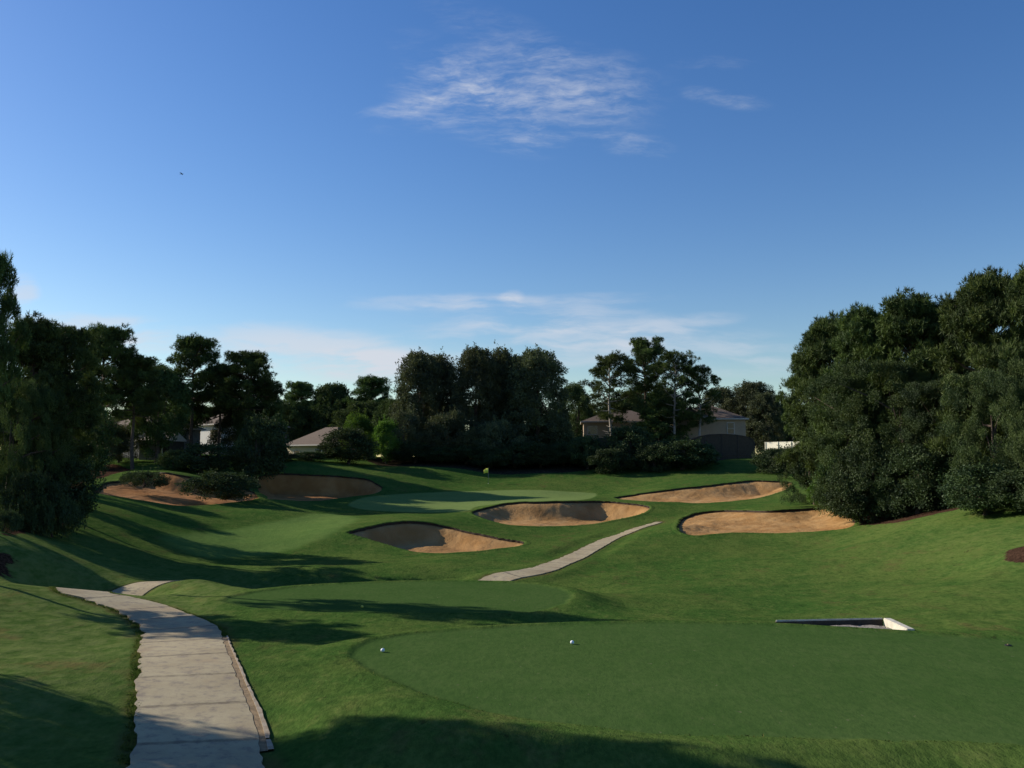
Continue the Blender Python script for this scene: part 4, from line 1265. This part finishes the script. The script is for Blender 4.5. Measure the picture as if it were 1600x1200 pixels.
# ------------------------------------------------------------------ flag, tee markers, small things
def flagstick():
    x, y, _ = at(763, 757, 119)
    root = empty('flagstick', (x, y, gz(x, y))); tag(root, 'golf flag with small yellow cloth on a thin stick behind the green', 'flag')
    H = 2.15
    MB().tube([(0, 0, -.1), (0, 0, H)], [.016, .012], 8).build('stick', M['pole'], root, True)
    m = MB(); n = 8; V = []; F = []
    for i in range(n + 1):
        u = i / n
        for s in (0, 1):
            w = .08 * math.sin(u * 5) * u
            zz = H - .04 - s * (.70 - .20 * u) - u * .28 + .10 * math.sin(u * 3)
            V += [(-u * .62 - .01, w + .006, zz), (-u * .62 - .01, w - .006, zz)]
    for i in range(n):
        a = i * 4; b = a + 4
        F += [(a, b, b + 2, a + 2), (a + 1, a + 3, b + 3, b + 1), (a, a + 1, b + 1, b), (a + 2, b + 2, b + 3, a + 3)]
    F += [(0, 2, 3, 1), (n * 4, n * 4 + 1, n * 4 + 3, n * 4 + 2)]
    m.faces(V, F); m.build('cloth', M['flagcloth'], root, True)
    r = MB(); r.tube([(0, 0, .0), (0, 0, .03)], [.06, .054], 14); r.build('cup', M['white'], root)
flagstick()

def tee_marker(px, py, d, mat, label, r=.055):
    x, y, _ = at(px, py, d)
    z = gz(x, y)
    root = empty('tee_marker', (x, y, z)); tag(root, label, 'tee marker', 'tee markers')
    bm = bmesh.new(); bmesh.ops.create_uvsphere(bm, u_segments=20, v_segments=14, radius=r)
    for v in bm.verts: v.co.z = v.co.z * .92 + r * .95
    me = bpy.data.meshes.new('ball'); bm.to_mesh(me); bm.free(); me.materials.append(M[mat])
    for p in me.polygons: p.use_smooth = True
    o = bpy.data.objects.new('ball', me); col.objects.link(o); o.parent = root
    MB().tube([(0, 0, -.06), (0, 0, .02)], [.006, .012], 8).build('spike', M['black'], root)
tee_marker(598, 1011, 23.5, 'ball', 'white ball tee marker on the near tee, at its left end')
tee_marker(894, 1001, 24.5, 'ball', 'white ball tee marker in the middle of the near tee')
tee_marker(566, 946, 32.2, 'yellow', 'small yellow tee marker on the farther tee beside the shadow', .05)

def sprinkler(px, py, d):
    x, y, _ = at(px, py, d); root = empty('sprinkler_head', (x, y, gz(x, y)))
    tag(root, 'small dark sprinkler head in the grass at the right behind the near tee', 'sprinkler')
    MB().tube([(0, 0, -.05), (0, 0, .02), (0, 0, .03)], [.09, .09, .07], 14).build('cap', M['black'], root)
    MB().tube([(.0, 0, .03), (.0, 0, .05)], [.03, .025], 10).build('nozzle', M['gully'], root)
sprinkler(1575, 1005, 24.3)

def bird():
    x, y, z = at(284, 272, 150)
    root = empty('bird', (x, y, z)); tag(root, 'tiny dark bird gliding high in the blue sky at left', 'bird')
    b = MB(); b.tube([(-.30, 0, 0), (-.18, 0, .02), (0, 0, .02), (.18, 0, .02), (.27, 0, .03), (.33, 0, .02)], [.015, .05, .075, .055, .045, .008], 10)
    body = b.build('body', M['feather'], root, True)
    for s in (-1, 1):
        w = MB()
        w.faces([(.10, s * .05, .04), (-.10, s * .05, .04), (-.14, s * .38, .12), (.03, s * .42, .13), (-.16, s * .75, .06),
                 (.10, s * .05, .055), (-.10, s * .05, .055), (-.14, s * .38, .13), (.03, s * .42, .145), (-.16, s * .75, .068)],
                [(0, 3, 2, 1), (3, 4, 2), (5, 6, 7, 8), (8, 7, 9), (0, 5, 8, 3), (3, 8, 9, 4), (4, 9, 7, 2), (2, 7, 6, 1), (1, 6, 5, 0)])
        w.build('wing', M['feather'], root)
    t = MB(); t.faces([(-.28, -.03, 0), (-.28, .03, 0), (-.45, .07, 0), (-.45, -.07, 0), (-.28, -.03, .012), (-.28, .03, .012), (-.45, .07, .01), (-.45, -.07, .01)],
                      [(3, 2, 1, 0), (4, 5, 6, 7), (0, 1, 5, 4), (1, 2, 6, 5), (2, 3, 7, 6), (3, 0, 4, 7)]); t.build('tail', M['feather'], root)
bird()

# ------------------------------------------------------------------ sky, sun
SUN_EL, SUN_BACK = R(25), R(21)     # height of the sun; how far it stands behind the left hand side
sd = Vector((-math.cos(SUN_EL) * math.cos(SUN_BACK), math.cos(SUN_EL) * math.sin(SUN_BACK), math.sin(SUN_EL)))
ld = bpy.data.lights.new('sun', 'SUN'); ld.energy = 5.0; ld.angle = R(.5); ld.color = (1, .90, .76)
so = bpy.data.objects.new('sun', ld); so.rotation_euler = sd.to_track_quat('Z', 'Y').to_euler(); so.location = sd * 300; col.objects.link(so)

def build_world():
    w = bpy.data.worlds.new('World'); scene.world = w; w.use_nodes = True
    nt = NT(w.node_tree); nt.n.clear()
    out = nt.node('ShaderNodeOutputWorld')
    sky = nt.node('ShaderNodeTexSky'); sky.sky_type = 'NISHITA'; sky.sun_disc = False
    sky.sun_elevation = SUN_EL
    sky.sun_rotation = math.atan2(sd.x, sd.y)
    sky.altitude = 0; sky.air_density = 1.15; sky.dust_density = .35; sky.ozone_density = 3.0
    vec = nt.node('ShaderNodeTexCoord').outputs['Generated']
    sep = nt.node('ShaderNodeSeparateXYZ', {0: vec})
    ys = nt.math('MAXIMUM', sep.outputs[1], .02)
    u = nt.math('DIVIDE', sep.outputs[0], ys); v = nt.math('DIVIDE', sep.outputs[2], ys)
    front = nt.ramp(sep.outputs[1], .05, .3)
    # streaky cloud texture, in directions of the sky
    uv = nt.node('ShaderNodeCombineXYZ', {0: u, 1: v}).outputs[0]
    warp = nt.node('ShaderNodeVectorMath', {0: uv, 1: nt.node('ShaderNodeVectorMath', {0: nt.noise(uv, 6, 3, .6, 1), 1: (-.5, -.5, -.5)}, operation='ADD').outputs[0]}, operation='MULTIPLY_ADD')
    w2 = nt.node('ShaderNodeVectorMath', {0: nt.noise(uv, 7, 4, .6, 1), 1: (.07, .035, 0), 2: uv}, operation='MULTIPLY_ADD').outputs[0]
    st1 = nt.noise(nt.node('ShaderNodeMapping', {'Vector': w2, 'Rotation': (0, 0, R(-14)), 'Scale': (13, 52, 1)}).outputs[0], 1, 7, .66)
    st2 = nt.noise(nt.node('ShaderNodeMapping', {'Vector': w2, 'Rotation': (0, 0, R(32)), 'Scale': (22, 80, 1), 'Location': (3, 1, 0)}).outputs[0], 1, 6, .65)
    cir = nt.math('ADD', nt.math('MULTIPLY', st1, .6), nt.math('MULTIPLY', st2, .4))
    low = nt.noise(nt.node('ShaderNodeMapping', {'Vector': w2, 'Scale': (7, 40, 1), 'Location': (1.3, .2, 0)}).outputs[0], 1, 6, .58)
    def pix(px, py):
        a, b = ray(px, py); return float(a), float(b)
    # centre x, y, half width, half height, tilt, strength, cirrus?
    blobs = [(835,125,190,62,-3,.46,1),(700,150,90,60,0,.34,1),(880,165,140,46,-8,.30,1),(760,190,110,40,-20,.24,1),(630,170,66,15,9,.44,1),(1132,154,70,15,-10,.34,1),(990,225,62,22,-10,.30,1),(850,215,90,22,6,.26,1),
             (780,50,130,36,-22,.18,1),(1110,98,70,12,0,.2,1),(660,75,60,30,-20,.12,1),(640,195,60,14,6,.14,1),
             (500,552,190,40,-6,.72,0),(600,575,120,28,-4,.45,0),(835,524,190,24,-2,.50,0),(1058,508,95,15,7,.36,0),(1085,542,150,28,0,.40,0),(1160,572,110,16,0,.28,0),
             (798,465,20,11,10,.40,0),(150,515,170,24,-3,.65,0),(230,540,90,14,0,.5,0),(36,462,26,34,10,.55,0),(850,492,190,28,-3,.42,0),(690,472,160,14,0,.28,0),(960,465,90,9,0,.22,0),(860,555,160,20,0,.42,0)]
    tot = None
    for (cx, cy, hw, hh, tilt, s, cr) in blobs:
        a, b = pix(cx, cy); t = R(tilt); c_, s_ = math.cos(t), math.sin(t)
        du = nt.math('SUBTRACT', u, a); dv = nt.math('SUBTRACT', v, b)
        p = nt.math('DIVIDE', nt.math('ADD', nt.math('MULTIPLY', du, c_), nt.math('MULTIPLY', dv, s_)), hw / FPX * 1.35)
        q = nt.math('DIVIDE', nt.math('SUBTRACT', nt.math('MULTIPLY', dv, c_), nt.math('MULTIPLY', du, s_)), hh / FPX * 1.35)
        r2 = nt.math('ADD', nt.math('MULTIPLY', p, p), nt.math('MULTIPLY', q, q))
        g = nt.math('MULTIPLY', nt.ramp(r2, 1.0, 0.0, 0, 1), s)
        tx = cir if cr else low
        k = nt.math('MULTIPLY', g, nt.ramp(nt.math('ADD', tx, nt.math('MULTIPLY', g, .22)), .44 if cr else .42, .84 if cr else .72, 0, 1))
        tot = k if tot is None else nt.math('ADD', tot, k)
    tot = nt.math('MULTIPLY', nt.math('MINIMUM', tot, .9), front)
    hs = nt.node('ShaderNodeHueSaturation', {'Color': sky.outputs[0], 'Saturation': 1.28, 'Value': 1.3, 'Hue': .513})
    c = nt.mix(tot, hs.outputs[0], c4(6.6, 6.9, 7.6))
    bg = nt.node('ShaderNodeBackground', {'Color': c, 'Strength': .080})
    nt.l.new(bg.outputs[0], out.inputs[0])
build_world()

# ------------------------------------------------------------------ camera and output
cd = bpy.data.cameras.new('camera'); cd.sensor_fit = 'HORIZONTAL'; cd.sensor_width = 36.0; cd.lens = 36.0 * FPX / 1600.0
cd.clip_start = .1; cd.clip_end = 8000
co = bpy.data.objects.new('camera', cd); co.location = (0, 0, CAM_Z); co.rotation_euler = (R(90) + PITCH, 0, 0)
col.objects.link(co); scene.camera = co
scene.render.engine = 'CYCLES'
scene.cycles.max_bounces = 6; scene.cycles.diffuse_bounces = 3; scene.cycles.transmission_bounces = 4
vs = scene.view_settings
vs.view_transform = 'Standard'; vs.look = 'None'; vs.gamma = 1; vs.exposure = .35; vs.use_curve_mapping = False
scene.render.resolution_x = 1024; scene.render.resolution_y = 768
